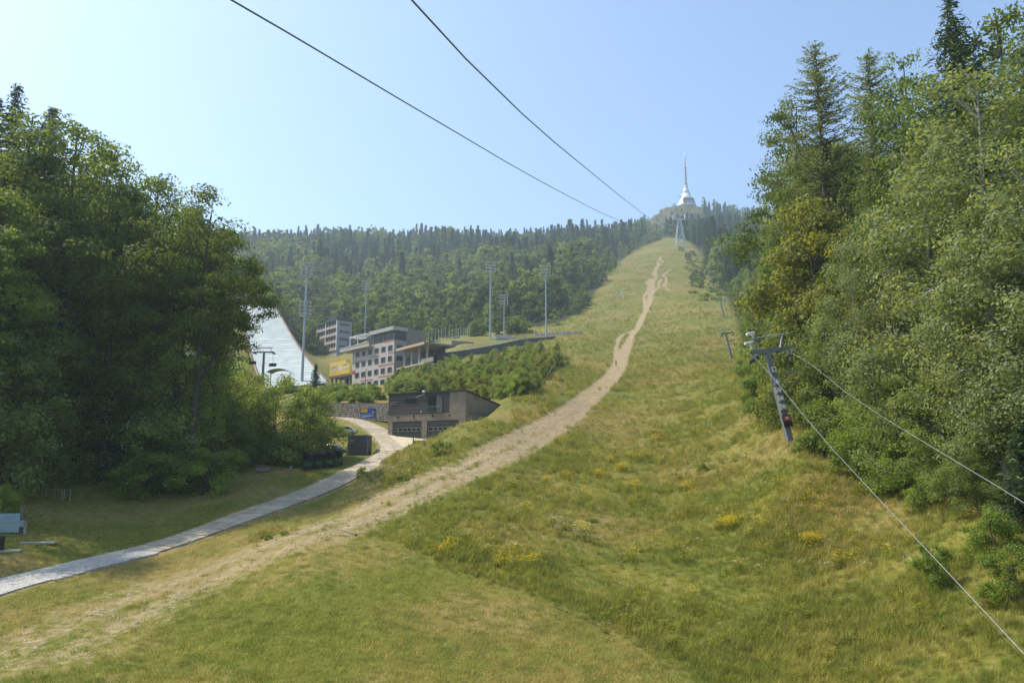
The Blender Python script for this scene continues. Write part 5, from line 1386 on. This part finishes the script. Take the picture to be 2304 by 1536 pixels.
for k, (u, Y) in enumerate(((695, 93.5), (717, 94.5), (741, 95.5), (757, 97))):
    p = at(u, 1052, Y); p.z = hz(p.x, p.y)
    t = thing('snow_cannon', ('green snow cannon at the bush end of the row', 'green snow cannon second from the bush end of the row', 'green snow cannon in front of the dark car', 'green snow cannon at the container end of the row')[k], 'snow cannon', p, R((-4, 3, 10, 22)[k]), 'snow cannons parked in a row')
    mb = MB(); mb.lathe([(.50, -.75), (.56, -.70), (.58, .3), (.50, .72), (.44, .72), (.47, .3), (.46, -.7)], 18, cap=False); br = mb.build('barrel', M['black'], t); br.rotation_euler = (R(97), 0, 0); br.location = (0, -.1, 1.5)
    mb = MB(); mb.lathe([(.46, .0), (.60, .0), (.62, .08), (.60, .16), (.46, .16)], 18, cap=False); rg = mb.build('nozzle_ring', M['black'], t); rg.rotation_euler = (R(97), 0, 0); rg.location = (0, -.78, 1.58)
    mb = MB(); mb.lathe([(.04, -.05), (.42, -.02), (.42, .02), (.04, .05)], 10); rg = mb.build('fan', M['roof'], t); rg.rotation_euler = (R(97), 0, 0); rg.location = (0, -.2, 1.5)
    mb = MB(); mb.box((0, .15, .72), (.95, 1.3, .55)); mb.build('body', M['green'], t, bevel=.08)
    mb = MB(); mb.box((0, -.62, .98), (.5, .08, .12)); mb.build('label', M['yellow'], t)
    fr = MB(); fr.tube([(-.62, -.5, .05), (-.62, -.4, 1.4)], .05, 5); fr.tube([(.62, -.5, .05), (.62, -.4, 1.4)], .05, 5); fr.box((0, .1, .38), (1.3, 1.7, .10)); fr.tube([(0, -.9, .38), (0, -1.5, .25)], .05, 5); fr.build('frame', M['roof'], t)
    for x in (-.68, .68):
        w = MB(); w.lathe([(.1, -.09), (.30, -.09), (.32, 0), (.30, .09), (.1, .09)], 14); wo = w.build('wheel', M['rubber'], t); wo.rotation_euler = (0, R(90), 0); wo.location = (x, .45, .31)
p = at(590, 1063, 91); p.z = hz(p.x, p.y); t = thing('rescue_sledge', 'red and white sledge lying at the edge of the dark wood', 'sledge', p, R(5))
mb = MB(); mb.hexa([(-.72, -.25, .05), (.72, -.25, .05), (.72, .25, .05), (-.72, .25, .05)], [(-.85, -.3, .5), (.85, -.3, .5), (.85, .3, .5), (-.85, .3, .5)]); mb.build('hull', M['pad'], t, bevel=.06)
mb = MB(); mb.box((0, -.05, .52), (.95, .5, .22)); mb.build('cover', M['red'], t, bevel=.05); mb = MB(); mb.tube([(-.75, -.3, .5), (-.75, -.3, .75), (.75, -.3, .75), (.75, -.3, .5)], .03, 5); mb.build('rail', M['steel'], t)
p = at(652, 1058, 90); p.z = hz(p.x, p.y); t = thing('hydrant_stand', 'small grey metal stand leaning beside the snow cannons', 'stand', p)
mb = MB(); mb.tube([(-.25, 0, 0), (.15, 0, .85)], .05, 5); mb.box((.15, 0, .85), (.3, .1, .12)); mb.build('leg', M['steel'], t); mb = MB(); mb.box((0, 0, .04), (.7, .4, .08)); mb.build('foot_plate', M['greysteel'], t)
fe = thing('wooden_fence', 'thin wooden rail fence along the wood edge behind the snow cannons', 'fence', (0, 0, 0))
FP = [at(u, 1052, 96) for u in range(540, 690, 24)] + [at(768, 1022, 106), at(779, 1021, 106.5)]
for q in FP: q.z = hz(q.x, q.y)
for q in FP:
    mb = MB(); mb.box((q.x, q.y, q.z + .55), (.12, .12, 1.3)); mb.build('post', M['wood'], fe)
for hh_ in (.5, 1.0):
    for a, b_ in zip(FP[:-1], FP[1:]):
        if (b_ - a).length > 4: continue
        mb = MB(); mb.tube([a + Vector((0, -.08, hh_)), b_ + Vector((0, -.08, hh_))], .05, 4); mb.build('rail', M['wood'], fe)

p = ground_hit(18, 1200, 45); bd = thing('site_board', 'pale blue metal board on legs at the picture border', 'board', p, R(8))
for k in range(2):
    mb = MB(); mb.box((-.55, 0, .45 + k * .72), (2.6, .06, .70)); mb.build('panel', pmat('pale_blue_sheet', (.24, .34, .38), .45, .12, 1.2), bd)
for x in (-1.2, .5):
    mb = MB(); mb.box((x, .1, .4), (.09, .09, 1.7)); mb.build('leg', M['greysteel'], bd)
p = ground_hit(46, 1200, 45); mp_ = thing('meter_post', 'wooden post with pale meter box beside the blue board', 'post', p)
mb = MB(); mb.box((0, 0, .9), (.20, .20, 2.4)); mb.build('post_shaft', M['wood'], mp_); mb = MB(); mb.box((.18, -.14, .75), (.34, .22, .5)); mb.build('meter_box', M['pad'], mp_, bevel=.02)
mb = MB(); mb.box((.32, 0, .3), (.14, .14, 1.3)); mb.build('side_post', M['concrete'], mp_); mb = MB(); mb.box((.02, -.27, .72), (.10, .03, .12)); mb.build('dial', M['paleblue'], mp_)
p = ground_hit(-6, 1240, 40); dr = thing('oil_drum', 'dark rusty drum at the picture border below the blue board', 'drum', p)
mb = MB(); mb.lathe([(.36, 0), (.40, .03), (.38, .3), (.41, .33), (.38, .36), (.38, .7), (.41, .73), (.38, .76), (.40, 1.05), (.34, 1.08)], 18); mb.build('drum_body', M['black'], dr); mb = MB(); mb.box((.05, -.4, .6), (.3, .06, .3)); mb.build('rust_patch', M['orange'], dr)
p = ground_hit(130, 1122, 50); hb = thing('metal_hoop_rail', 'low metal hoop barrier in shade at the wood edge', 'barrier', p)
for x0, x1 in ((-1.1, .35), (.55, 1.1)):
    mb = MB(); mb.tube([(x0, 0, -.2), (x0, 0, .85), (x1, 0, .85), (x1, 0, -.2)], .035, 6); mb.build('hoop', M['steel'], hb)
for u, v, w in ((85, 1222, 2.4), (20, 1240, 1.6)):
    p = ground_hit(u, v, 40); mb = MB(); mb.box((0, 0, .04), (w, .5, .16)); o = mb.build('concrete_plank', M['concrete'], None, bevel=.02); o.location = p; o.rotation_euler = (0, 0, R(12)); tag(o, 'long grey concrete plank lying in grass below the post' if w > 2 else 'short grey concrete plank near the rusty drum', 'plank')
a, b_ = ground_hit(731, 1181, 40), ground_hit(801, 1204, 40)
mb = MB(); mb.tube([a + Vector((0, 0, .05)), a.lerp(b_, .5) + Vector((0, 0, .0)), b_ + Vector((0, 0, .05))], [.10, .10, .09], 6); tag(mb.build('drain_log', M['wood']), 'wooden drainage log laid across the dirt track', 'log')
bp0, _, bn0, _ = line_frame(ROAD, road_s(768)); p = bp0 + bn0 * 2.9; plant('shrub', p.x, p.y, 1.7, 'small yellow-green bush beside the concrete road', wide=.95)
p = ground_hit(933, 1003, 95); o = MB(); o.tube([(0, 0, -.2), (-.25, 0, 1.2)], .08, 5); o = o.build('short_post', M['wood']); o.location = p; tag(o, 'short leaning wooden post in front of the garage doors', 'post')
p = ground_hit(953, 1005, 90); t = thing('hose_stand', 'thin tall pole with A-shaped foot on the grassy bank before the garage', 'stand', p)
mb = MB(); mb.tube([(0, 0, -.1), (0, 0, 3.3)], .03, 5); mb.build('pole', M['steel'], t); mb = MB(); mb.tube([(-.02, 0, .9), (.35, 0, 0)], .04, 5); mb.tube([(0, .1, .8), (0, .35, 0)], .04, 5); mb.box((.15, 0, .35), (.3, .05, .05)); mb.build('foot_frame', M['greysteel'], t)
p = ground_hit(1397, 671, 250); t = thing('snow_lance_stand', 'small white-boxed snow lance stand at the left rim of the slope', 'snow lance', p)
mb = MB(); mb.tube([(-2.4, 0, 0), (-1.2, 0, 4.2)], .10, 5); mb.tube([(-.2, 0, 0), (-1.2, 0, 4.2)], .10, 5); mb.tube([(-.6, 0, 0), (.4, 0, 4.0)], .10, 5); mb.build('leg', M['greysteel'], t); mb = MB(); mb.box((1.6, 0, 3.2), (2.2, 1.2, 1.1)); mb.tube([(1.6, 0, 0), (1.6, 0, 2.7)], .1, 5); mb.build('control_box', M['white'], t)
for u, v, r_, lab in ((592, 1206, .3, 'flat pale stone beside tall grass tuft near the track'), (440, 1110, .12, 'small white stone in the shaded lawn'), (702, 1120, .22, 'pale stone at the road edge near the small bush')):
    p = ground_hit(u, v, 40); o = obj('stone', boulder(int(u), r_)); o.location = p; o.scale = (1.8, 1.2, .5); tag(o, lab, 'stone'); o.data.materials[0] = M['kerb']

# ---------------------------------------------------------------- people on the slope
def person(u, v, label, shirt, trousers, rz, stride=.28, bike=False):
    p = ground_hit(u, v, 80); t = thing('person', label, 'person', p, rz)
    J = {'pelvis': (0, 0, .93), 'chest': (0, -.05, 1.25), 'neck': (0, -.07, 1.45), 'head0': (0, -.09, 1.53), 'head': (0, -.10, 1.68),
         'shl': (-.19, -.05, 1.38), 'ell': (-.27, .02, 1.10), 'wrl': (-.25, -.16, .90), 'hal': (-.25, -.20, .83), 'shr': (.19, -.05, 1.38), 'elr': (.27, -.02, 1.10), 'wrr': (.26, -.20, .92), 'har': (.26, -.25, .86),
         'hil': (-.10, 0, .88), 'knl': (-.11, -stride * .6, .50), 'anl': (-.11, -stride, .09), 'tol': (-.11, -stride - .18, .03), 'hir': (.10, 0, .88), 'knr': (.11, stride * .15, .48), 'anr': (.11, stride, .10), 'tor': (.11, stride - .16, .03)}
    Rd = {'pelvis': .15, 'chest': .16, 'neck': .06, 'head0': .085, 'head': .10, 'shl': .075, 'ell': .05, 'wrl': .035, 'hal': .04, 'shr': .075, 'elr': .05, 'wrr': .035, 'har': .04, 'hil': .10, 'knl': .07, 'anl': .045, 'tol': .04, 'hir': .10, 'knr': .07, 'anr': .045, 'tor': .04}
    E = [('pelvis', 'chest'), ('chest', 'neck'), ('neck', 'head0'), ('head0', 'head'), ('chest', 'shl'), ('shl', 'ell'), ('ell', 'wrl'), ('wrl', 'hal'), ('chest', 'shr'), ('shr', 'elr'), ('elr', 'wrr'), ('wrr', 'har'),
         ('pelvis', 'hil'), ('hil', 'knl'), ('knl', 'anl'), ('anl', 'tol'), ('pelvis', 'hir'), ('hir', 'knr'), ('knr', 'anr'), ('anr', 'tor')]
    ks_ = list(J); me = bpy.data.meshes.new('body'); me.from_pydata([J[k] for k in ks_], [(ks_.index(a), ks_.index(b)) for a, b in E], [])
    o = obj('body', me, t); md = o.modifiers.new('skin', 'SKIN'); me.skin_vertices[0]
    for i, k in enumerate(ks_): me.skin_vertices[0].data[i].radius = (Rd[k], Rd[k])
    me.skin_vertices[0].data[0].use_root = True
    ms = o.modifiers.new('smooth', 'SUBSURF'); ms.levels = 2; ms.render_levels = 2
    dg = bpy.context.evaluated_depsgraph_get(); me2 = bpy.data.meshes.new_from_object(o.evaluated_get(dg)); o.modifiers.clear(); o.data = me2
    me2.materials.clear()
    for mm in (M['skin'], shirt, trousers, M['black']): me2.materials.append(mm)
    for f in me2.polygons:
        z = f.center.z; x = abs(f.center.x)
        f.material_index = 3 if z < .10 or z > 1.68 else 2 if z < .96 and x < .22 else 1 if z < 1.46 and not (z < .98 and x > .2) else 0
    mb = MB(); mb.box((0, .14, 1.22), (.3, .2, .42)); mb.build('backpack', M['black'], t, bevel=.05)
    return t
person(1386, 824, 'person in yellow-green shirt walking down the dirt track', pmat('lime_shirt', (.45, .52, .10), .8, .1, 5), pmat('dark_trousers', (.03, .035, .05), .8, .1, 5), R(20))
person(1463, 697, 'person in dark clothes higher up the dirt track', pmat('dark_jacket', (.05, .05, .07), .8, .1, 5), pmat('grey_trousers', (.09, .09, .10), .8, .1, 5), R(-30))

# ---------------------------------------------------------------- meadow growth
def meadow_mat(name, k, transl=.35):
    m, N, L, b = newmat(name); out = N['Material Output']
    c, p = meadow_colour(N, L, k)
    a = N.new('ShaderNodeAttribute'); a.attribute_name = 'tone'
    oi = N.new('ShaderNodeObjectInfo')
    ad = N.new('ShaderNodeMath'); ad.operation = 'ADD'; L.new(a.outputs['Fac'], ad.inputs[0]); L.new(oi.outputs['Random'], ad.inputs[1])
    mr = N.new('ShaderNodeMapRange'); mr.inputs[1].default_value = 0; mr.inputs[2].default_value = 2; mr.inputs[3].default_value = .55; mr.inputs[4].default_value = 1.5; L.new(ad.outputs[0], mr.inputs[0])
    sc = N.new('ShaderNodeVectorMath'); sc.operation = 'SCALE'; L.new(c, sc.inputs[0]); L.new(mr.outputs[0], sc.inputs['Scale'])
    L.new(sc.outputs[0], b.inputs['Base Color']); b.inputs['Roughness'].default_value = .7; sock(b, 'Specular IOR Level', 'Specular').default_value = .2
    tr = N.new('ShaderNodeBsdfTranslucent'); L.new(sc.outputs[0], tr.inputs['Color']); ms = N.new('ShaderNodeMixShader'); ms.inputs[0].default_value = transl
    L.new(b.outputs[0], ms.inputs[1]); L.new(tr.outputs[0], ms.inputs[2]); L.new(ms.outputs[0], out.inputs['Surface']); return m
M['grass'] = meadow_mat('meadow_grass_blades', 2.1, .45)
def tuft(seed, n, hgt, spread, wid, mat, heads=0):
    g = np.random.default_rng(seed); V = []; F = []; tn = []
    for i in range(n):
        a = g.uniform(0, 6.283); r0 = spread * g.uniform(0, 1) ** .7; b = np.array([math.cos(a) * r0, math.sin(a) * r0, -.05]); hh = hgt * g.uniform(.5, 1.15); ln = hh * g.uniform(.15, .75); a2 = g.uniform(0, 6.283)
        d = np.array([math.cos(a2), math.sin(a2), 0]); s = np.array([-d[1], d[0], 0]) * wid * g.uniform(.6, 1.2)
        m_ = b + d * ln * .35 + np.array([0, 0, hh * .62]); t_ = b + d * ln + np.array([0, 0, hh]); o = len(V)
        V += [b - s, b + s, m_ + s * .8, m_ - s * .8, t_]; F += [[o, o + 1, o + 2, o + 3], [o + 3, o + 2, o + 4, o + 4]]; tn.append(g.uniform(0, 1))
    F4 = [f for f in F if f[3] != f[2] and len(set(f)) == 4]; F3 = [f[:3] for f in F if len(set(f)) == 3]
    return mesh_np('tuft', np.array(V), [np.array(F4), np.array(F3)], [mat], attrs={'tone': ('FACE', tn + tn)})
def flower_tuft(seed, n, hgt, spread, mat_leaf, mat_petal, ps, nf):
    g = np.random.default_rng(seed)
    t0 = tuft(seed, n, hgt * .85, spread, .016, mat_leaf); nv = len(t0.vertices); V = np.empty(nv * 3, np.float32); t0.vertices.foreach_get('co', V); V = V.reshape(-1, 3)
    F4 = [list(p.vertices) for p in t0.polygons if len(p.vertices) == 4]; F3 = [list(p.vertices) for p in t0.polygons if len(p.vertices) == 3]
    lv = g.uniform(0, 1, (n * 3, 3)); c = np.stack([(lv[:, 0] - .5) * spread * 2, (lv[:, 1] - .5) * spread * 2, lv[:, 2] * hgt * .8], 1)
    LV, LF = leaf_quads(c, .055 * hgt / .8, rand_dirs(len(c), .6, g), .4, g)
    k = nf * 5; base = np.stack([g.normal(size=nf) * spread * .75, g.normal(size=nf) * spread * .75, hgt * g.uniform(.55, 1.2, nf)], 1)
    c2 = np.repeat(base, 5, 0) + g.normal(size=(k, 3)) * np.array([.05, .05, .02])
    PV, PF = leaf_quads(c2, ps * g.uniform(.6, 1.2, k), rand_dirs(k, 2.0, g), .9, g)
    V2 = np.concatenate([V, LV, PV]); f4 = np.concatenate([np.array(F4), LF + nv, PF + nv + len(LV)])
    mi = np.concatenate([np.zeros(len(F4) + len(LF)), np.ones(len(PF)), np.zeros(len(F3))]).astype(np.int32)
    return mesh_np('flowers', V2, [f4, np.array(F3)], [mat_leaf, mat_petal], mi, {'tone': ('FACE', g.uniform(0, 1, len(mi)))})
def weed(seed, hgt, spread, n, leaf):
    g = np.random.default_rng(seed); c = np.stack([g.normal(size=n) * spread * .5, g.normal(size=n) * spread * .5, hgt * g.uniform(.05, 1, n) ** .8], 1); c[:, :2] *= (1.1 - .5 * c[:, 2:3] / hgt)
    LV, LF = leaf_quads(c, leaf * g.uniform(.6, 1.3, n), rand_dirs(n, .7, g), .5, g)
    return mesh_np('weed', LV, LF, [M['weed']], attrs={'tone': ('FACE', g.uniform(0, 1, n))})
TUFTS = [('short', tuft(1, 26, .16, .34, .012, M['grass'])), ('short', tuft(2, 26, .20, .36, .011, M['grass'])),
         ('tall', tuft(3, 30, .42, .30, .012, M['grass'])), ('tall', tuft(4, 34, .55, .34, .011, M['grass'])), ('tall', tuft(5, 26, .70, .28, .010, M['grass'])),
         ('weed', weed(6, .35, .45, 70, .05)), ('weed', weed(7, .5, .5, 90, .06))]
def field(n, y0, y1, u0, u1):
    """random ground points, denser near the camera"""
    y = y0 * (y1 / y0) ** rng.uniform(0, 1, n); u = rng.uniform(u0, u1, n)
    x = (u - 1152) / (F * .985) * y
    return x, y
x, y = field(240000, 24, 300, -350, 2650)
dm, fm_, mm = dirt_mask(x, y), forest_mask(x, y), mown_mask(x, y)
rd, _, _ = poly_dist(x, y, ROADH)
cl = fbm(x / 6.0, y / 6.0, 31, 3); cl2 = fbm(x / 2.5, y / 2.5, 37, 2)
bld = ((y > 100) & (x < 0) & (y < 150)) | ((y > 150) & (u_of(x, y) < 1180))
far = sstep(120, 290, y); 
ok = (dm + .25 * cl2 * 2 < .24 + .5 * rng.uniform(0, 1, len(x)) ** 5) & (fm_ < .6) & (rd > 2.6) & ~bld & (rng.uniform(size=len(x)) > far * .85) & (rng.uniform(size=len(x)) < np.where(mm > .5, .55, np.clip(.75 + cl * 1.2, .3, 1)))
x, y, mm, cl, cl2 = x[ok], y[ok], mm[ok], cl[ok], cl2[ok]
z = h(x, y)
r_ = rng.uniform(size=len(x))
pick = np.where(mm > .5, rng.integers(0, 2, len(x)), np.where(r_ < np.clip(.07 + cl * .5 + cl2 * .5, .0, .4), rng.integers(5, 7, len(x)), np.where(r_ < .45, rng.integers(0, 2, len(x)), rng.integers(2, 5, len(x)))))
size = rng.uniform(.7, 1.3, len(x)) * np.where(mm > .5, .85, np.clip(.72 + .9 * cl2 + .7 * cl, .38, 1.15)) * np.clip(1 + (y - 60) / 130, 1, 2.2)
size = np.where(pick >= 5, size * 1.0, size) * np.where(mm > .5, 1, .55 + .45 * sstep(.5, .0, mm))
o = scatter('meadow_grass', np.stack([x, y, z], 1), pick, size, TUFTS, tilt=.12)
print('tufts', len(x))
xf, yf = field(16000, 150, 680, 1150, 1680)
okf = (dirt_mask(xf, yf) < .15) & (forest_mask(xf, yf) < .3) & (rng.uniform(size=len(xf)) < np.clip(.5 + 2.2 * fbm(xf / 14, yf / 22, 71, 3), 0, 1))
xf, yf = xf[okf], yf[okf]; scatter('slope_weeds', np.stack([xf, yf, h(xf, yf)], 1), rng.integers(2, 7, len(xf)), rng.uniform(.8, 1.9, len(xf)), TUFTS, tilt=.1)
# loose stones on the dirt track
def pebble(seed):
    g = np.random.default_rng(seed); bm = bmesh.new(); bmesh.ops.create_icosphere(bm, subdivisions=1, radius=.06)
    for v in bm.verts: v.co *= g.uniform(.65, 1.2); v.co.z *= .6
    me = bpy.data.meshes.new('pebble'); bm.to_mesh(me); bm.free(); me.materials.append(M['pebble']); return me
M['pebble'] = pmat('pale_stone', (.46, .39, .29), .9, .5, 6)
ti = rng.integers(0, 52, 5200); tw_ = rng.normal(0, .55, 5200)
tp = TRACK[ti] + (TRACK[np.minimum(ti + 1, 59)] - TRACK[ti]) * rng.uniform(0, 1, (5200, 1)); td = TRACK[np.minimum(ti + 1, 59)] - TRACK[ti]; td = td / (np.hypot(td[:, 0], td[:, 1])[:, None] + 1e-6)
px_, py_ = tp[:, 0] + td[:, 1] * tw_ * TRACK_W[ti], tp[:, 1] - td[:, 0] * tw_ * TRACK_W[ti]
scatter('track_stones', np.stack([px_, py_, h(px_, py_) - .06], 1), rng.integers(0, 3, 5200), rng.uniform(.4, 1.9, 5200) ** 1.3, [('pebble', pebble(q)) for q in range(3)], tilt=.5)
# bank grass by the garage and road
FLW = [('ragwort', flower_tuft(11, 24, .75, .30, M['weed'], M['petal'], .028, 22)), ('ragwort', flower_tuft(12, 22, .85, .34, M['weed'], M['petal'], .028, 26)),
       ('yarrow', flower_tuft(13, 18, .60, .28, M['weed'], M['white_petal'], .03, 8)), ('yarrow', flower_tuft(14, 16, .7, .3, M['weed'], M['white_petal'], .032, 10))]
pts = []; pk = []
def patch(u, v, n, su, sv, kinds):
    for _ in range(int(n * 1.7)):
        p = ground_hit(u + random.gauss(0, su), v + random.gauss(0, sv), 26)
        if p: pts.append(p); pk.append(random.choice(kinds))
for a in ((1440, 930, 8, 70, 40, (0, 2)), (1560, 930, 10, 60, 40, (2, 3)), (1300, 970, 5, 20, 10, (2, 3)), (1500, 1080, 8, 90, 60, (0, 1)), (1230, 1120, 5, 40, 15, (0, 1)), (1320, 1190, 8, 70, 30, (2, 3)), (1280, 1195, 5, 20, 10, (3,)),
          (900, 1060, 12, 60, 18, (2, 3)), (1005, 985, 5, 40, 14, (2, 3)), (860, 1075, 10, 30, 16, (2,)), (1150, 1265, 4, 25, 10, (0,)), (1530, 905, 6, 14, 3, (2, 3)), (1220, 880, 12, 35, 12, (0, 1)), (1650, 1250, 5, 70, 60, (0, 2)), (1900, 1260, 5, 90, 50, (0, 2)), (1560, 1300, 4, 120, 60, (2,)), (1500, 1150, 16, 240, 110, (0, 1, 2)), (1750, 1150, 8, 130, 80, (0, 2))):
    patch(*a)
s_ = rng.uniform(.7, 1.25, len(pts)); scatter('meadow_flowers', np.array([tuple(p) for p in pts]), pk, s_, FLW)
CL = [(1640, 1178, 12, 1.0, 'largest ragwort clump with bright yellow heads, in front of tall grass'), (1825, 1222, 9, .75, 'ragwort clump alone in the meadow under the lower tow rope'), (1435, 1022, 9, 1.3, 'long yellow ragwort clump highest in the central flower patch'),
      (1380, 1032, 5, .7, 'small ragwort clump beside the long yellow clump'), (1412, 1052, 8, 1.0, 'bushy ragwort clump in the middle of the central flower patch'), (1350, 1066, 7, 1.0, 'loose ragwort clump at the track side of the flower patch'),
      (1285, 1072, 4, .6, 'small ragwort clump between track and flower patch'), (1545, 1092, 6, .8, 'ragwort clump beside the dark green weed mound'), (1428, 1090, 4, .6, 'sparse ragwort clump at the lower rim of the flower patch'), (1472, 985, 5, .8, 'ragwort clump up-slope of the central flower patch'),
      (985, 1240, 5, .8, 'pale ragwort clump near the mown lawn edge'), (1180, 1262, 4, .8, 'sparse ragwort clump below the mown edge in the meadow')]
for u, v, n_, w, lab in CL:
    c = ground_hit(u, v + 10, 26); t = thing('ragwort_clump', lab, 'flowers', c, 0, 'yellow ragwort clumps')
    for k in range(n_):
        dx, dy = random.gauss(0, .62 * w), random.gauss(0, .35 * w)
        o = obj('flower_stalk', FLW[k % 2][1], t); o['kind'] = 'stuff'; o.location = (dx, dy, hz(c.x + dx, c.y + dy) - c.z); o.rotation_euler = (0, 0, random.uniform(0, 6.28)); s = random.uniform(.75, 1.15); o.scale = (s, s, s)
for u, v, w, hh, lab in ((1580, 1048, 1.5, 1.1, 'dark green weed mound among the yellow flowers'), (985, 1012, 1.7, 1.9, 'leafy green bush on the grassy bank before the garage'), (1010, 1000, 1.0, 1.2, 'smaller leafy plant beside the green bush on the bank'), (905, 1068, 1.4, .8, 'low green weed mound on the bank beside the road'), (1380, 1385, 1.2, .5, 'low green weed mound at the mown lawn edge'), (1330, 1160, 1.2, .5, 'low green weed mound in the middle of the meadow'),
                     (605, 1200, .7, .6, 'dark grass tuft at the foot of the bank by the pale stone'), (640, 1190, .8, .5, 'grass tuft on the bank foot beside the track')):
    c = ground_hit(u, v + 12, 26); plant('shrub', c.x, c.y, hh, lab, 'weed mounds', wide=w / hh * 1.1 if hh < 1 else w / hh)

# ---------------------------------------------------------------- haze
def make_haze(density, aniso, colour):
    zmin = min(float(gz.min()) - 1.0, hz(0, 2600) - 1.0); zmax = 540.0
    mb = MB(); mb.box((0, 0, (zmin + zmax) / 2), (5600, 5600, zmax - zmin))
    m = bpy.data.materials.new('haze_air'); m.use_nodes = True; nt = m.node_tree
    nt.nodes.clear(); out = nt.nodes.new('ShaderNodeOutputMaterial'); pv = nt.nodes.new('ShaderNodeVolumePrincipled')
    pv.inputs['Color'].default_value = (*colour, 1); pv.inputs['Density'].default_value = density; pv.inputs['Anisotropy'].default_value = aniso
    nt.links.new(pv.outputs[0], out.inputs['Volume'])
    o = mb.build('haze', m); tag(o, kind='stuff')
make_haze(0.00031, .30, (.76, .95, 1.0))
